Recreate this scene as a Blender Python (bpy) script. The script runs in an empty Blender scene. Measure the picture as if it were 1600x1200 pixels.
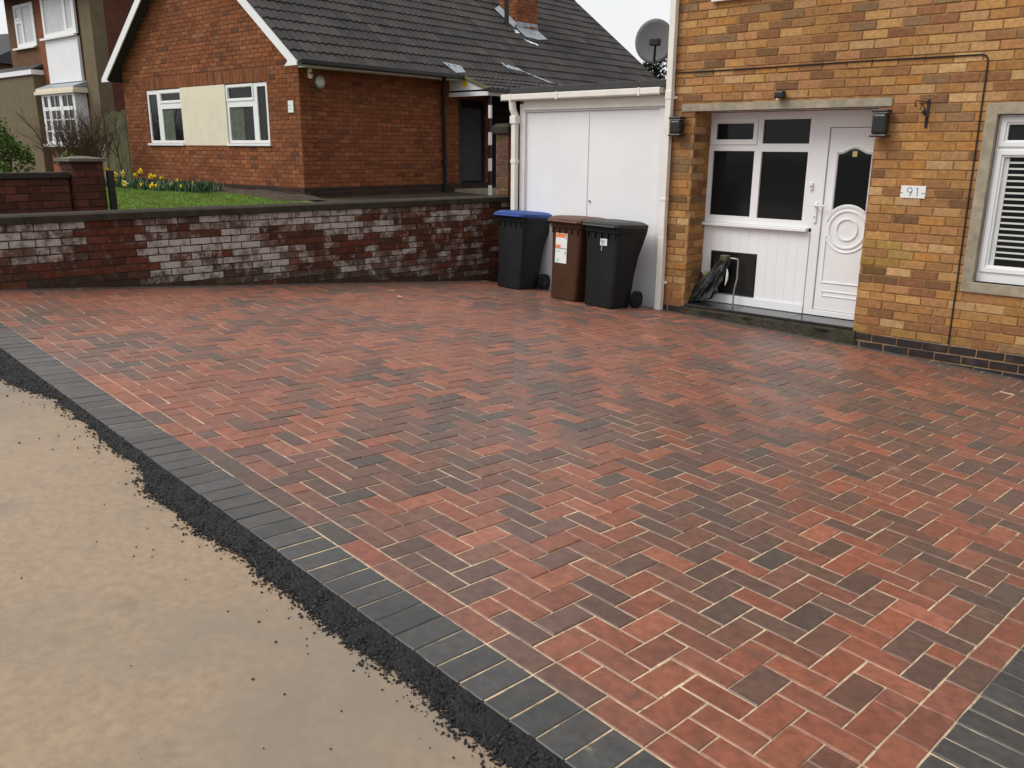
import bpy, bmesh, math, random
import numpy as np
from mathutils import Vector, Matrix, Euler, noise
rnd = random.Random(7)
npr = np.random.default_rng(7)
sc = bpy.context.scene
COL = sc.collection
PI = math.pi

# ------------------------------------------------------------------ camera, sky, sun, exposure
CAM = Vector((1.855, -1.699, 1.480))
F_PX = 1331.0
pitch, roll, yaw = 0.268, 0.008, -0.742
cy, sy, cp, sp = math.cos(yaw), math.sin(yaw), math.cos(pitch), math.sin(pitch)
fw = Vector((sy*cp, cy*cp, -sp)); rt0 = Vector((cy, -sy, 0)); up0 = rt0.cross(fw)
rt = math.cos(roll)*rt0 + math.sin(roll)*up0
up = -math.sin(roll)*rt0 + math.cos(roll)*up0
cam_d = bpy.data.cameras.new('camera'); cam = bpy.data.objects.new('camera', cam_d); COL.objects.link(cam)
mw = Matrix.Identity(4)
for i in range(3):
    mw[i][0] = rt[i]; mw[i][1] = up[i]; mw[i][2] = -fw[i]; mw[i][3] = CAM[i]
cam.matrix_world = mw
cam_d.sensor_width = 36; cam_d.lens = F_PX*36/1600; cam_d.clip_start = .05; cam_d.clip_end = 4000
sc.camera = cam
world = bpy.data.worlds.new("World"); sc.world = world; world.use_nodes = True
wn, wl_ = world.node_tree.nodes, world.node_tree.links
SUN_DIR = Vector((-.42, -.62, .80)).normalized()
sky = wn.new('ShaderNodeTexSky'); sky.sky_type = 'NISHITA'; sky.sun_disc = False
sky.sun_elevation = math.asin(SUN_DIR.z); sky.sun_rotation = math.atan2(SUN_DIR.x, SUN_DIR.y)
sky.dust_density = 4; sky.ozone_density = 1
bw = wn.new('ShaderNodeRGBToBW'); wl_.new(sky.outputs[0], bw.inputs[0])
cloud = wn.new('ShaderNodeMix'); cloud.data_type = 'RGBA'
cloud.inputs['Factor'].default_value = .9                     # overcast: cloud hides nearly all the clear sky
wl_.new(sky.outputs[0], cloud.inputs['A']); 
tc = wn.new('ShaderNodeTexCoord'); cn = wn.new('ShaderNodeTexNoise'); cn.inputs['Scale'].default_value = 2.6; cn.inputs['Detail'].default_value = 5
wl_.new(tc.outputs['Generated'], cn.inputs['Vector'])
cr = wn.new('ShaderNodeMix'); cr.data_type = 'RGBA'; wl_.new(cn.outputs['Fac'], cr.inputs['Factor'])
cr.inputs['A'].default_value = (8.0, 8.15, 8.3, 1); cr.inputs['B'].default_value = (9.7, 9.7, 9.7, 1)   # soft cloud tone
wl_.new(cr.outputs['Result'], cloud.inputs['B'])
bg = wn['Background']; wl_.new(cloud.outputs['Result'], bg.inputs[0]); bg.inputs[1].default_value = .078
sun_d = bpy.data.lights.new('sun', 'SUN'); sun = bpy.data.objects.new('sun', sun_d); COL.objects.link(sun)
sun_d.energy = 1.5; sun_d.angle = math.radians(35); sun_d.color = (1, .96, .90)
sun.rotation_euler = SUN_DIR.to_track_quat('Z', 'Y').to_euler()
sc.view_settings.view_transform = 'Standard'; sc.view_settings.look = 'None'
sc.view_settings.gamma = 1; sc.view_settings.use_curve_mapping = False
sc.view_settings.exposure = 0.48
sc.cycles.max_bounces = 6

def view_px(P):
    """pixels per metre at P in the 1600 px photo, 0 when outside the frame"""
    d = Vector(P)-CAM; z = d.dot(fw)
    if z < .2: return 0
    x = F_PX*d.dot(rt)/z; y = F_PX*d.dot(up)/z
    if abs(x) > 815 or abs(y) > 615: return 0
    return F_PX/z

# ------------------------------------------------------------------ materials
def mat(name, base, rough=.8, var=.12, vscale=6., blot=None, bump=None, spec=.4, metal=0, src=None, whiten=None, detail=4, coat=0, damp=None, dust=0):
    """procedural material. src: None constant, 'obj' object colour, 'attr' colour attribute 'col'.
    blot=(scale, lo, hi, colour, fac): patches of another colour. bump=(scale, strength, distance)"""
    m = bpy.data.materials.new(name); m.use_nodes = True
    nt = m.node_tree; N, L = nt.nodes, nt.links
    b = N['Principled BSDF']; b.inputs['Roughness'].default_value = rough
    b.inputs['Specular IOR Level'].default_value = spec; b.inputs['Metallic'].default_value = metal
    b.inputs['Coat Weight'].default_value = coat
    if dust: b.inputs['Sheen Weight'].default_value = dust; b.inputs['Sheen Roughness'].default_value = .38; b.inputs['Sheen Tint'].default_value = (1, .72, .60, 1)  # warm-tinted sheen lobe, paler at glancing view
    geo = N.new('ShaderNodeNewGeometry')
    def noi(scale, det=detail, rough_=.6):
        n = N.new('ShaderNodeTexNoise'); n.inputs['Scale'].default_value = scale; n.inputs['Detail'].default_value = det
        n.inputs['Roughness'].default_value = rough_; L.new(geo.outputs['Position'], n.inputs['Vector']); return n
    def rng(sock, a, b_, c=0., d=1.):
        r = N.new('ShaderNodeMapRange'); r.interpolation_type = 'SMOOTHSTEP'
        r.inputs[1].default_value = a; r.inputs[2].default_value = b_; r.inputs[3].default_value = c; r.inputs[4].default_value = d
        L.new(sock, r.inputs[0]); return r.outputs[0]
    def mix(fac, a, b_, mode='MIX'):
        x = N.new('ShaderNodeMix'); x.data_type = 'RGBA'; x.blend_type = mode
        for s, v in (('Factor', fac), ('A', a), ('B', b_)):
            if isinstance(v, (int, float)): x.inputs[s].default_value = v
            elif isinstance(v, (tuple, list)): x.inputs[s].default_value = (*v[:3], 1)
            else: L.new(v, x.inputs[s])
        return x.outputs['Result']
    alpha = None
    if src == 'obj':
        o = N.new('ShaderNodeObjectInfo'); c = o.outputs['Color']; alpha = o.outputs['Alpha']
    elif src == 'attr':
        o = N.new('ShaderNodeAttribute'); o.attribute_name = 'col'; c = o.outputs['Color']; alpha = o.outputs['Alpha']
    else:
        o = N.new('ShaderNodeRGB'); o.outputs[0].default_value = (*base, 1); c = o.outputs[0]
    n1 = noi(vscale)
    v = rng(n1.outputs['Fac'], .25, .75, 1-var, 1+var)
    cv = N.new('ShaderNodeCombineColor'); [L.new(v, cv.inputs[i]) for i in range(3)]
    c = mix(1., c, cv.outputs[0], 'MULTIPLY')
    for bl in (blot if isinstance(blot, list) else [blot] if blot else []):
        s, lo, hi, colr, fac = bl
        c = mix(rng(noi(s, 5).outputs['Fac'], lo, hi, 0, fac), c, colr)
    if whiten and alpha is not None:
        # alpha 1 = clean; lower alpha = more lime bloom on that brick
        inv = N.new('ShaderNodeMath'); inv.operation = 'SUBTRACT'; inv.inputs[0].default_value = 1.; L.new(alpha, inv.inputs[1])
        sc_ = N.new('ShaderNodeMath'); sc_.operation = 'MULTIPLY_ADD'; L.new(inv.outputs[0], sc_.inputs[0]); sc_.inputs[1].default_value = .85
        L.new(rng(noi(7.5, 8, .74).outputs['Fac'], .32, .68, 0, .62), sc_.inputs[2])
        f = rng(sc_.outputs[0], .46, .98)
        c = mix(f, c, whiten)
    L.new(c, b.inputs['Base Color'])
    if bump:
        bs = bump if isinstance(bump, list) else [bump]; prev = None
        for s, st, dist in bs:
            bn = N.new('ShaderNodeBump'); bn.inputs['Strength'].default_value = st; bn.inputs['Distance'].default_value = dist
            L.new(noi(s, 5).outputs['Fac'], bn.inputs['Height'])
            if prev: L.new(prev, bn.inputs['Normal'])
            prev = bn.outputs[0]
        L.new(prev, b.inputs['Normal'])
    if damp:                                       # (scale, roughness where damp, roughness where dry)
        L.new(rng(noi(damp[0], 4).outputs['Fac'], .38, .64, damp[1], damp[2]), b.inputs['Roughness']); return m
    rr = N.new('ShaderNodeMapRange'); rr.inputs[3].default_value = max(0, rough-.08); rr.inputs[4].default_value = min(1, rough+.08)
    L.new(n1.outputs['Fac'], rr.inputs[0]); L.new(rr.outputs[0], b.inputs['Roughness'])
    return m
def pair(name, **k):
    return mat(name, (0, 0, 0), src='obj', **k), mat(name+'_mass', (0, 0, 0), src='attr', **k)

M = {}
M['paver'] = pair('paver_concrete', damp=(.9, .37, .50), dust=.20, rough=.46, var=.26, vscale=26, spec=.5,
                  blot=[(3.1, .60, .80, (.15, .085, .065), .30), (9, .54, .76, (.100, .058, .043), .6), (14, .68, .82, (.24, .18, .14), .34), (1.3, .62, .74, (.26, .18, .14), .12), (1.9, .705, .76, (.46, .36, .25), .5)],
                  bump=[(160, .35, .0015), (40, .25, .002)])
M['sand'] = mat('jointing_sand', (.56, .43, .29), .95, .3, 25, blot=[(1.3, .53, .66, (.11, .07, .05), .85), (60, .57, .69, (.22, .15, .10), .75)], bump=(220, .5, .002), spec=.1)
M['ybrick'] = pair('yellow_stock_brick', rough=.9, var=.20, vscale=26, spec=.2,
                   blot=[(9, .58, .75, (.21, .105, .05), .35), (2.2, .66, .82, (.20, .16, .06), .28), (.8, .52, .72, (.22, .115, .055), .28)], bump=[(120, .5, .002), (35, .4, .003)])
M['rbrick'] = pair('red_facing_brick', rough=.92, var=.22, vscale=14, spec=.2,
                   blot=[(3.0, .56, .75, (.13, .05, .025), .35), (1.2, .62, .8, (.24, .13, .075), .35)], bump=[(110, .5, .002)])
M['wbrick'] = pair('lime_stained_brick', rough=.92, var=.28, vscale=18, spec=.2, whiten=(.42, .385, .355),
                   blot=[(5, .55, .72, (.045, .02, .015), .5), (2.1, .60, .75, (.028, .022, .015), .55)], bump=[(90, .6, .003), (30, .4, .003)])
M['ymortar'] = mat('buff_mortar', (.345, .195, .085), .95, .25, 12, blot=[(2.2, .50, .68, (.15, .080, .038), .7)], bump=(140, .5, .002), spec=.1)
M['rmortar'] = mat('brown_mortar', (.180, .070, .035), .95, .2, 10, bump=(140, .5, .002), spec=.1)
M['wmortar'] = mat('dark_mortar', (.052, .032, .024), .95, .3, 10, bump=(140, .6, .003), spec=.1)
M['pmortar'] = mat('pale_mortar', (.17, .085, .055), .95, .2, 14, blot=(3.5, .55, .66, (.42, .27, .20), .8), spec=.1)
M['upvc'] = mat('white_upvc', (.80, .81, .82), .35, .03, 3, spec=.5, blot=(5, .68, .85, (.55, .53, .48), .25))
M['white_paint'] = mat('white_paint', (.80, .81, .83), .5, .03, 2, spec=.4, blot=[(1.7, .62, .8, (.66, .68, .73), .5), (22, .72, .8, (.5, .48, .44), .45)], bump=(60, .1, .001))
M['cream_paint'] = mat('cream_paint', (.72, .66, .52), .6, .05, 4, blot=(6, .6, .8, (.55, .5, .38), .4))
M['offwhite'] = mat('off_white_pvc', (.77, .74, .68), .45, .06, 5, blot=(9, .64, .8, (.48, .44, .36), .35))
M['concrete'] = mat('weathered_concrete', (.33, .29, .22), .9, .22, 9, blot=[(4, .55, .75, (.17, .145, .095), .6)], bump=(80, .5, .003), spec=.2)
M['greystone'] = mat('grey_stone', (.13, .115, .09), .9, .25, 12, blot=(6, .55, .72, (.06, .055, .035), .6), bump=(60, .5, .004))
M['coping'] = mat('dark_coping', (.040, .033, .024), .95, .3, 7, blot=[(5, .58, .75, (.034, .036, .018), .6), (2, .64, .8, (.075, .06, .042), .35)], bump=(70, .6, .004), spec=.2)
M['glass'] = mat('window_glass', (.010, .011, .012), .04, .05, 2, spec=.22)
M['net'] = mat('net_curtain_glass', (.50, .53, .53), .25, .10, 5, blot=(3, .5, .8, (.38, .42, .43), .5), spec=.5)
M['curtain'] = mat('grey_curtain', (.085, .10, .075), .6, .25, 12, spec=.3)
M['black_plastic'] = mat('black_plastic', (.014, .015, .016), .4, .12, 8, spec=.45)
M['black_metal'] = mat('black_metal', (.012, .012, .012), .35, .1, 8, spec=.5)
M['dark_wood'] = mat('dark_stained_wood', (.012, .010, .008), .7, .25, 14, spec=.2)
M['bin_grey'] = mat('charcoal_bin_plastic', (.011, .0125, .014), .55, .15, 6, blot=(5, .6, .8, (.02, .022, .024), .4), bump=(200, .12, .001), spec=.28)
M['bin_black'] = mat('black_bin_plastic', (.009, .010, .0115), .52, .15, 6, blot=(6, .6, .8, (.02, .022, .024), .4), bump=(200, .12, .001), spec=.28)
M['bin_brown'] = mat('brown_bin_plastic', (.058, .023, .010), .55, .15, 6, blot=(5, .6, .8, (.075, .034, .018), .3), bump=(200, .12, .001), spec=.28)
M['lid_brown'] = mat('brown_lid_plastic', (.115, .056, .036), .5, .15, 6, spec=.4)
M['lid_blue'] = mat('blue_lid_plastic', (.012, .050, .24), .42, .12, 6, spec=.45)
M['lid_black'] = mat('black_lid_plastic', (.018, .021, .022), .42, .2, 6, spec=.5)
M['rubber'] = mat('black_rubber', (.010, .010, .010), .7, .2, 20)
M['sticker_white'] = mat('sticker_white', (.78, .80, .80), .5, .03, 10)
M['sticker_orange'] = mat('sticker_orange', (.85, .22, .06), .5, .05, 20)
M['sticker_green'] = mat('sticker_green', (.36, .68, .52), .5, .05, 20)
M['sticker_blue'] = mat('sticker_blue', (.12, .38, .62), .5, .05, 20)
M['ink'] = mat('grey_ink', (.10, .10, .11), .5, .05, 20)
M['faint_ink'] = mat('faint_grey_ink', (.36, .37, .35), .5, .05, 20)
M['tile'] = pair('roof_tile_concrete', rough=.88, var=.16, vscale=9, spec=.25,
                 blot=[(2.4, .60, .78, (.085, .08, .075), .40), (30, .7, .8, (.13, .125, .11), .4)], bump=(90, .4, .002))
M['lead'] = mat('lead_flashing', (.33, .37, .41), .45, .2, 8, spec=.5, bump=(30, .4, .005))
M['felt'] = mat('roofing_felt', (.055, .055, .055), .9, .2, 20, bump=(150, .4, .002))
M['tarmac'] = mat('fresh_tarmac', (.008, .008, .0085), .8, .45, 90, blot=[(70, .66, .76, (.05, .048, .046), .5), (9, .64, .8, (.09, .072, .052), .35)], bump=[(120, 1., .008)], spec=.5)
M['crumb'] = mat('tarmac_crumb', (.011, .0108, .011), .55, .6, 70, spec=.35, blot=(110, .64, .7, (.09, .085, .08), .5))
M['pave'] = mat('sandy_pavement', (.308, .221, .143), damp=(.7, .40, .60), rough=.58, var=.14, vscale=30, spec=.4,
                blot=[(.75, .42, .66, (.220, .184, .145), .85), (1.9, .50, .72, (.335, .240, .150), .5), (3.6, .56, .70, (.185, .150, .115), .55), (17, .58, .72, (.24, .185, .13), .35), (80, .64, .72, (.15, .12, .09), .4)], bump=[(180, .25, .0015), (9, .08, .004)])
M['asphalt'] = mat('road_asphalt', (.06, .06, .06), .85, .25, 40, bump=(160, .5, .003))
M['earth'] = mat('garden_soil', (.060, .042, .028), .95, .35, 9, blot=(6, .5, .7, (.11, .085, .055), .5), bump=(40, .8, .02))
M['gravel'] = mat('gravel_ground', (.22, .19, .15), .9, .3, 30, bump=(90, .7, .01))
M['lawn'] = mat('lawn_green', (.135, .200, .036), .9, .3, 6, blot=(3, .5, .75, (.20, .24, .055), .6), bump=(60, .8, .02), spec=.2)
M['blade'] = mat('grass_blade', (.165, .255, .045), .7, .4, 3, spec=.25)
M['leaf'] = mat('daffodil_leaf', (.030, .085, .036), .5, .35, 20, spec=.4)
M['petal'] = mat('daffodil_petal', (.85, .62, .030), .5, .12, 30, spec=.3)
M['petal_pale'] = mat('pale_daffodil_petal', (.82, .78, .40), .5, .12, 30, spec=.3)
M['shrub'] = mat('shrub_leaf', (.060, .115, .016), .6, .55, 4, blot=(2.2, .55, .75, (.22, .13, .045), .6), spec=.3)
M['conifer'] = mat('dark_foliage', (.016, .022, .014), .7, .5, 6, spec=.2)
M['twig'] = mat('bare_twig', (.085, .055, .032), .85, .3, 14)
M['bark'] = mat('bark', (.05, .038, .027), .9, .3, 12, bump=(40, .6, .01))
M['moss_wood'] = mat('mossy_boards', (.085, .088, .036), .9, .3, 4, blot=[(3, .48, .7, (.035, .028, .018), .75), (8, .6, .75, (.13, .135, .055), .5)], bump=(40, .4, .004))
M['grey_wood'] = mat('grey_boards', (.055, .050, .040), .9, .3, 6, bump=(40, .4, .004))
M['timber'] = mat('timber_board', (.15, .082, .040), .7, .25, 14, blot=(9, .55, .75, (.085, .045, .024), .5), bump=(40, .3, .003))
M['render'] = mat('olive_render', (.150, .118, .068), .92, .12, 5, blot=(2, .5, .75, (.115, .088, .048), .5), bump=(90, .5, .004))
M['pebble'] = mat('brown_dash', (.130, .062, .029), .92, .22, 7, blot=(1.5, .5, .75, (.12, .075, .035), .6), bump=(60, .6, .006))
M['darkbrick'] = mat('dark_red_brickwork', (.105, .036, .020), .92, .22, 8, blot=(2, .55, .75, (.07, .028, .016), .6), bump=(60, .5, .005))
M['redstrip'] = mat('red_brickwork', (.21, .072, .032), .92, .2, 8, bump=(60, .5, .005))
M['slate'] = mat('dark_slate', (.045, .045, .048), .8, .2, 6)
M['step_tile'] = mat('polished_step_tile', (.020, .021, .023), .18, .2, 6, spec=.5, blot=(6, .6, .8, (.06, .06, .06), .3))
M['step_stone'] = mat('mossy_step_stone', (.042, .036, .024), .95, .35, 10, blot=[(6, .5, .68, (.035, .033, .018), .7), (11, .64, .77, (.15, .13, .095), .5)], bump=[(30, .9, .02)])
M['flap'] = mat('dark_board', (.007, .006, .0055), .6, .3, 8)
M['sack'] = mat('dark_grey_sack', (.016, .019, .020), .40, .25, 10, spec=.4, bump=[(26, .8, .012)])
M['olive'] = mat('olive_clip', (.075, .075, .040), .5, .1, 10)
M['galv'] = mat('galvanised_rod', (.30, .29, .27), .45, .2, 20, metal=.6)
M['white_wire'] = mat('white_wire', (.75, .74, .70), .5, .05, 10)
M['yellow_pl'] = mat('yellow_plastic', (.65, .60, .16), .5, .05, 10)
M['red_pl'] = mat('red_plastic', (.30, .018, .030), .45, .1, 10)
M['dish'] = mat('grey_dish', (.15, .158, .17), .5, .08, 5, spec=.4)
M['blind'] = mat('blind_slat', (.60, .62, .60), .5, .05, 8)
M['brass'] = mat('brass_tag', (.55, .50, .16), .5, .1, 10)
M['lampglass'] = mat('lamp_glass', (.62, .64, .62), .15, .1, 10, spec=.6)
M['yellow_tag'] = mat('yellow_disc', (.80, .55, .02), .5, .05, 10)

# ------------------------------------------------------------------ helpers
class MB:
    def __init__(s): s.v = []; s.f = []; s.c = None
    def add(s, verts, faces):
        o = len(s.v); s.v += [tuple(p) for p in verts]; s.f += [tuple(i+o for i in f) for f in faces]; return s
    def box(s, x0, y0, z0, x1, y1, z1):
        return s.add([(x0,y0,z0),(x1,y0,z0),(x1,y1,z0),(x0,y1,z0),(x0,y0,z1),(x1,y0,z1),(x1,y1,z1),(x0,y1,z1)],
                     [(0,3,2,1),(4,5,6,7),(0,1,5,4),(1,2,6,5),(2,3,7,6),(3,0,4,7)])
    def cham(s, x0, y0, z0, x1, y1, z1, c=.004):
        """box with chamfered edges on the -y face"""
        v = [(x0,y1,z0),(x1,y1,z0),(x1,y1,z1),(x0,y1,z1),(x0,y0+c,z0),(x1,y0+c,z0),(x1,y0+c,z1),(x0,y0+c,z1),
             (x0+c,y0,z0+c),(x1-c,y0,z0+c),(x1-c,y0,z1-c),(x0+c,y0,z1-c)]
        return s.add(v, [(0,1,2,3),(0,4,5,1),(1,5,6,2),(2,6,7,3),(3,7,4,0),(4,8,9,5),(5,9,10,6),(6,10,11,7),(7,11,8,4),(8,11,10,9)][:10])
    def tube(s, pts, r, n=8, cap=True):
        pts = [Vector(p) for p in pts]; rs = r if isinstance(r, (list, tuple)) else [r]*len(pts)
        rings = []; prev = None
        for i, p in enumerate(pts):
            t = (pts[min(i+1, len(pts)-1)]-pts[max(i-1, 0)]).normalized()
            if prev is None:
                a = t.orthogonal().normalized()
            else:
                a = (prev - t*prev.dot(t)); a = a.normalized() if a.length > 1e-6 else t.orthogonal().normalized()
            prev = a; b = t.cross(a)
            rings.append([p + rs[i]*(math.cos(2*PI*k/n)*a + math.sin(2*PI*k/n)*b) for k in range(n)])
        return s.loft(rings, cap)
    def loft(s, rings, cap=True, closed=True):
        n = len(rings[0]); o = []; fs = []
        for r in rings: o += list(r)
        for i in range(len(rings)-1):
            for k in range(n if closed else n-1):
                k2 = (k+1) % n; fs.append((i*n+k, i*n+k2, (i+1)*n+k2, (i+1)*n+k))
        if cap: fs.append(tuple(reversed(range(n)))); fs.append(tuple((len(rings)-1)*n+k for k in range(n)))
        return s.add(o, fs)
    def cyl(s, p0, p1, r, n=12): return s.tube([p0, p1], r, n)
    def prism_y(s, poly, y0, y1):
        """polygon in x,z extruded from y0 to y1"""
        n = len(poly)
        return s.add([(x, y0, z) for x, z in poly]+[(x, y1, z) for x, z in poly],
                     [tuple(range(n)), tuple(reversed(range(n, 2*n)))]+[(i, n+i, n+(i+1) % n, (i+1) % n) for i in range(n)])
    def prism_x(s, poly, x0, x1):
        n = len(poly)
        return s.add([(x0, y, z) for y, z in poly]+[(x1, y, z) for y, z in poly],
                     [tuple(range(n)), tuple(reversed(range(n, 2*n)))]+[(i, n+i, n+(i+1) % n, (i+1) % n) for i in range(n)])
    def ring_y(s, cx, cz, R, r, y, n=28, m=6):
        rings = []
        pts = [(cx+R*math.cos(2*PI*i/n), y, cz+R*math.sin(2*PI*i/n)) for i in range(n)]
        for i in range(n):
            a = 2*PI*i/n; d = Vector((math.cos(a), 0, math.sin(a)))
            rings.append([Vector(pts[i])+r*(math.cos(2*PI*k/m)*d+math.sin(2*PI*k/m)*Vector((0, 1, 0))) for k in range(m)])
        return s.loft(rings+[rings[0]], False)
    def build(s, name, material, parent=None, smooth=False, fix=True, bevel=0, cols=None):
        me = bpy.data.meshes.new(name); me.from_pydata(s.v, [], s.f); me.update()
        if fix:
            bm = bmesh.new(); bm.from_mesh(me); bmesh.ops.recalc_face_normals(bm, faces=bm.faces); bm.to_mesh(me); bm.free()
        if smooth:
            me.polygons.foreach_set('use_smooth', [True]*len(me.polygons))
            try: me.set_sharp_from_angle(angle=math.radians(40))
            except Exception: pass
        if cols is not None:
            at = me.color_attributes.new('col', 'FLOAT_COLOR', 'POINT'); at.data.foreach_set('color', np.asarray(cols, dtype=np.float32).ravel())
        return link(name, me, material, parent, bevel)
def link(name, me, material=None, parent=None, bevel=0):
    o = bpy.data.objects.new(name, me); COL.objects.link(o)
    if material and not me.materials: me.materials.append(material)
    if parent: o.parent = parent
    if bevel:
        b = o.modifiers.new('bevel', 'BEVEL'); b.width = bevel; b.segments = 2; b.limit_method = 'ANGLE'; b.angle_limit = math.radians(40)
    return o
def tag(o, label, cat, group=None):
    o['label'] = label; o['category'] = cat
    if group: o['group'] = group
    return o
def thing(name, label, cat, loc=(0, 0, 0), rz=0, group=None):
    o = bpy.data.objects.new(name, None); COL.objects.link(o); o.location = loc; o.rotation_euler = (0, 0, rz); o.empty_display_size = .2
    return tag(o, label, cat, group)
def struct(o): o['kind'] = 'structure'; return o
def stuff(o): o['kind'] = 'stuff'; return o
def rrect(w, d, r, z, cx=0, cy=0, n=4):
    p = []
    for (sx, sy_, a0) in ((1, 1, 0), (-1, 1, 90), (-1, -1, 180), (1, -1, 270)):
        for k in range(n+1):
            a = math.radians(a0+90*k/n); p.append(Vector((cx+sx*(w/2-r)+r*math.cos(a), cy+sy_*(d/2-r)+r*math.sin(a), z)))
    return p
def plate(mb, x0, x1, z0, z1, holes, y0, y1):
    """frame plate with rectangular holes (x0,x1,z0,z1)"""
    xs = sorted({x0, x1, *[h[0] for h in holes], *[h[1] for h in holes]}); zs = sorted({z0, z1, *[h[2] for h in holes], *[h[3] for h in holes]})
    idx = {}
    def V(x, y, z):
        k = (x, y, z)
        if k not in idx: idx[k] = len(mb.v); mb.v.append(k)
        return idx[k]
    solid = {}
    for i in range(len(xs)-1):
        for j in range(len(zs)-1):
            cx, cz = (xs[i]+xs[i+1])/2, (zs[j]+zs[j+1])/2
            solid[i, j] = not any(h[0] < cx < h[1] and h[2] < cz < h[3] for h in holes)
    for (i, j), s_ in solid.items():
        if not s_: continue
        a, b, c, d = xs[i], xs[i+1], zs[j], zs[j+1]
        mb.f.append((V(a,y0,c), V(b,y0,c), V(b,y0,d), V(a,y0,d))); mb.f.append((V(a,y1,c), V(a,y1,d), V(b,y1,d), V(b,y1,c)))
        if not solid.get((i-1, j)): mb.f.append((V(a,y0,c), V(a,y0,d), V(a,y1,d), V(a,y1,c)))
        if not solid.get((i+1, j)): mb.f.append((V(b,y0,c), V(b,y1,c), V(b,y1,d), V(b,y0,d)))
        if not solid.get((i, j-1)): mb.f.append((V(a,y0,c), V(a,y1,c), V(b,y1,c), V(b,y0,c)))
        if not solid.get((i, j+1)): mb.f.append((V(a,y0,d), V(b,y0,d), V(b,y1,d), V(a,y1,d)))
    return mb
def frame_ring(mb, x0, x1, z0, z1, w, y0, y1):
    return plate(mb, x0, x1, z0, z1, [(x0+w, x1-w, z0+w, z1-w)], y0, y1)
def window(parent, x0, x1, z0, z1, holes, y, frame_mat, pane_mats, sashes=(), depth=.06):
    """white frame facing -y at y, panes are its sub-parts"""
    mb = MB(); plate(mb, x0, x1, z0, z1, holes, y, y+depth)
    w = mb.build('window', frame_mat, parent, bevel=.004)
    for (a, b, c, d) in sashes:
        m2 = MB(); frame_ring(m2, a, b, c, d, .038, y-.014, y-.0005); m2.build('sash', frame_mat, w, bevel=.003)
    for k, (a, b, c, d) in enumerate(holes):
        MB().box(a+.0005, y+.024, c+.0005, b-.0005, y+.034, d-.0005).build('pane', pane_mats[k] if isinstance(pane_mats, list) else pane_mats, w)
    return w

# ------------------------------------------------------------------ the ground surface
GK = (-.0560, -.0490, -.0010, .0010, 0, -.0010, 0)
def gz(x, y):
    x_ = max(x, -6.6); y_ = min(max(y, -6), 7)
    z = GK[0]*x_+GK[1]*y_+GK[2]*x_*y_+GK[3]*y_*y_+GK[4]*x_*x_+GK[5]*x_*x_*y_+GK[6]*x_*y_*y_
    if y < 0: z = GK[0]*x_ + GK[4]*x_*x_ + (GK[1]+GK[2]*x_+GK[5]*x_*x_)*max(y, -.6)
    return z + (-.01*(x+6.6) if x < -6.6 else 0)
# fitted coefficients of the drive (slopes from the road down to the house)
GK = (-0.055564, -0.049287, -0.001291, 0.000998, 0.000443, -0.000810, 0.000390)
def gn(x, y):
    e = .05; return Vector((-(gz(x+e, y)-gz(x-e, y))/(2*e), -(gz(x, y+e)-gz(x, y-e))/(2*e), 1)).normalized()
def sheet(name, x0, x1, y0, y1, step, zf, m, inside=None):
    nx = max(1, int(round((x1-x0)/step))); ny = max(1, int(round((y1-y0)/step)))
    xs = np.linspace(x0, x1, nx+1); ys = np.linspace(y0, y1, ny+1)
    v = [(x, y, zf(x, y)) for y in ys for x in xs]
    f = []
    for j in range(ny):
        for i in range(nx):
            if inside is None or inside((xs[i]+xs[i+1])/2, (ys[j]+ys[j+1])/2):
                a = j*(nx+1)+i; f.append((a, a+1, a+nx+2, a+nx+1))
    mb = MB(); mb.v = v; mb.f = f
    return struct(mb.build(name, m, smooth=True, fix=False))
MB().add([(-900, -900, -1.6), (900, -900, -1.6), (900, 900, -1.6), (-900, 900, -1.6)], [(0, 1, 2, 3)]).build('ground', M['earth'])['kind'] = 'structure'
sheet('pavement', -26, 14, -2.7, -.10, .25, lambda x, y: gz(x, y)-.018, M['pave'])
sheet('road', -26, 14, -9.5, -2.7, .5, lambda x, y: gz(x, -2.7)-.13, M['asphalt'])
mbk = MB()
for i in range(40):
    x0 = -26+i; 
    a, b = gz(x0, -2.7), gz(x0+.99, -2.7)
    mbk.add([(x0,-2.82,a-.2),(x0+.99,-2.82,b-.2),(x0+.99,-2.70,b-.2),(x0,-2.70,a-.2),(x0,-2.82,a-.014),(x0+.99,-2.82,b-.014),(x0+.99,-2.70,b-.014),(x0,-2.70,a-.014)],
            [(0,3,2,1),(4,5,6,7),(0,1,5,4),(1,2,6,5),(2,3,7,6),(3,0,4,7)])
struct(mbk.build('kerb', M['concrete']))
sheet('gravel_ground', 1.60, 14, -.08, 6.3, .5, lambda x, y: gz(min(x, 3), y)-.03, M['gravel'])
WC_ = -6.2
ygr = lambda x, y: .60+.10*max(0, min(1, (-y+4)/4))+.03*max(0, min(3, -x-9))
sheet('garden_ground', -40, -5.95, -.1, 40, .5, lambda x, y: min(ygr(x, y), .74)-.02, M['earth'], inside=lambda x, y: x < (WC_ + y*math.sin(.081))/math.cos(.081)-.30 or y > 7.2)

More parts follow.
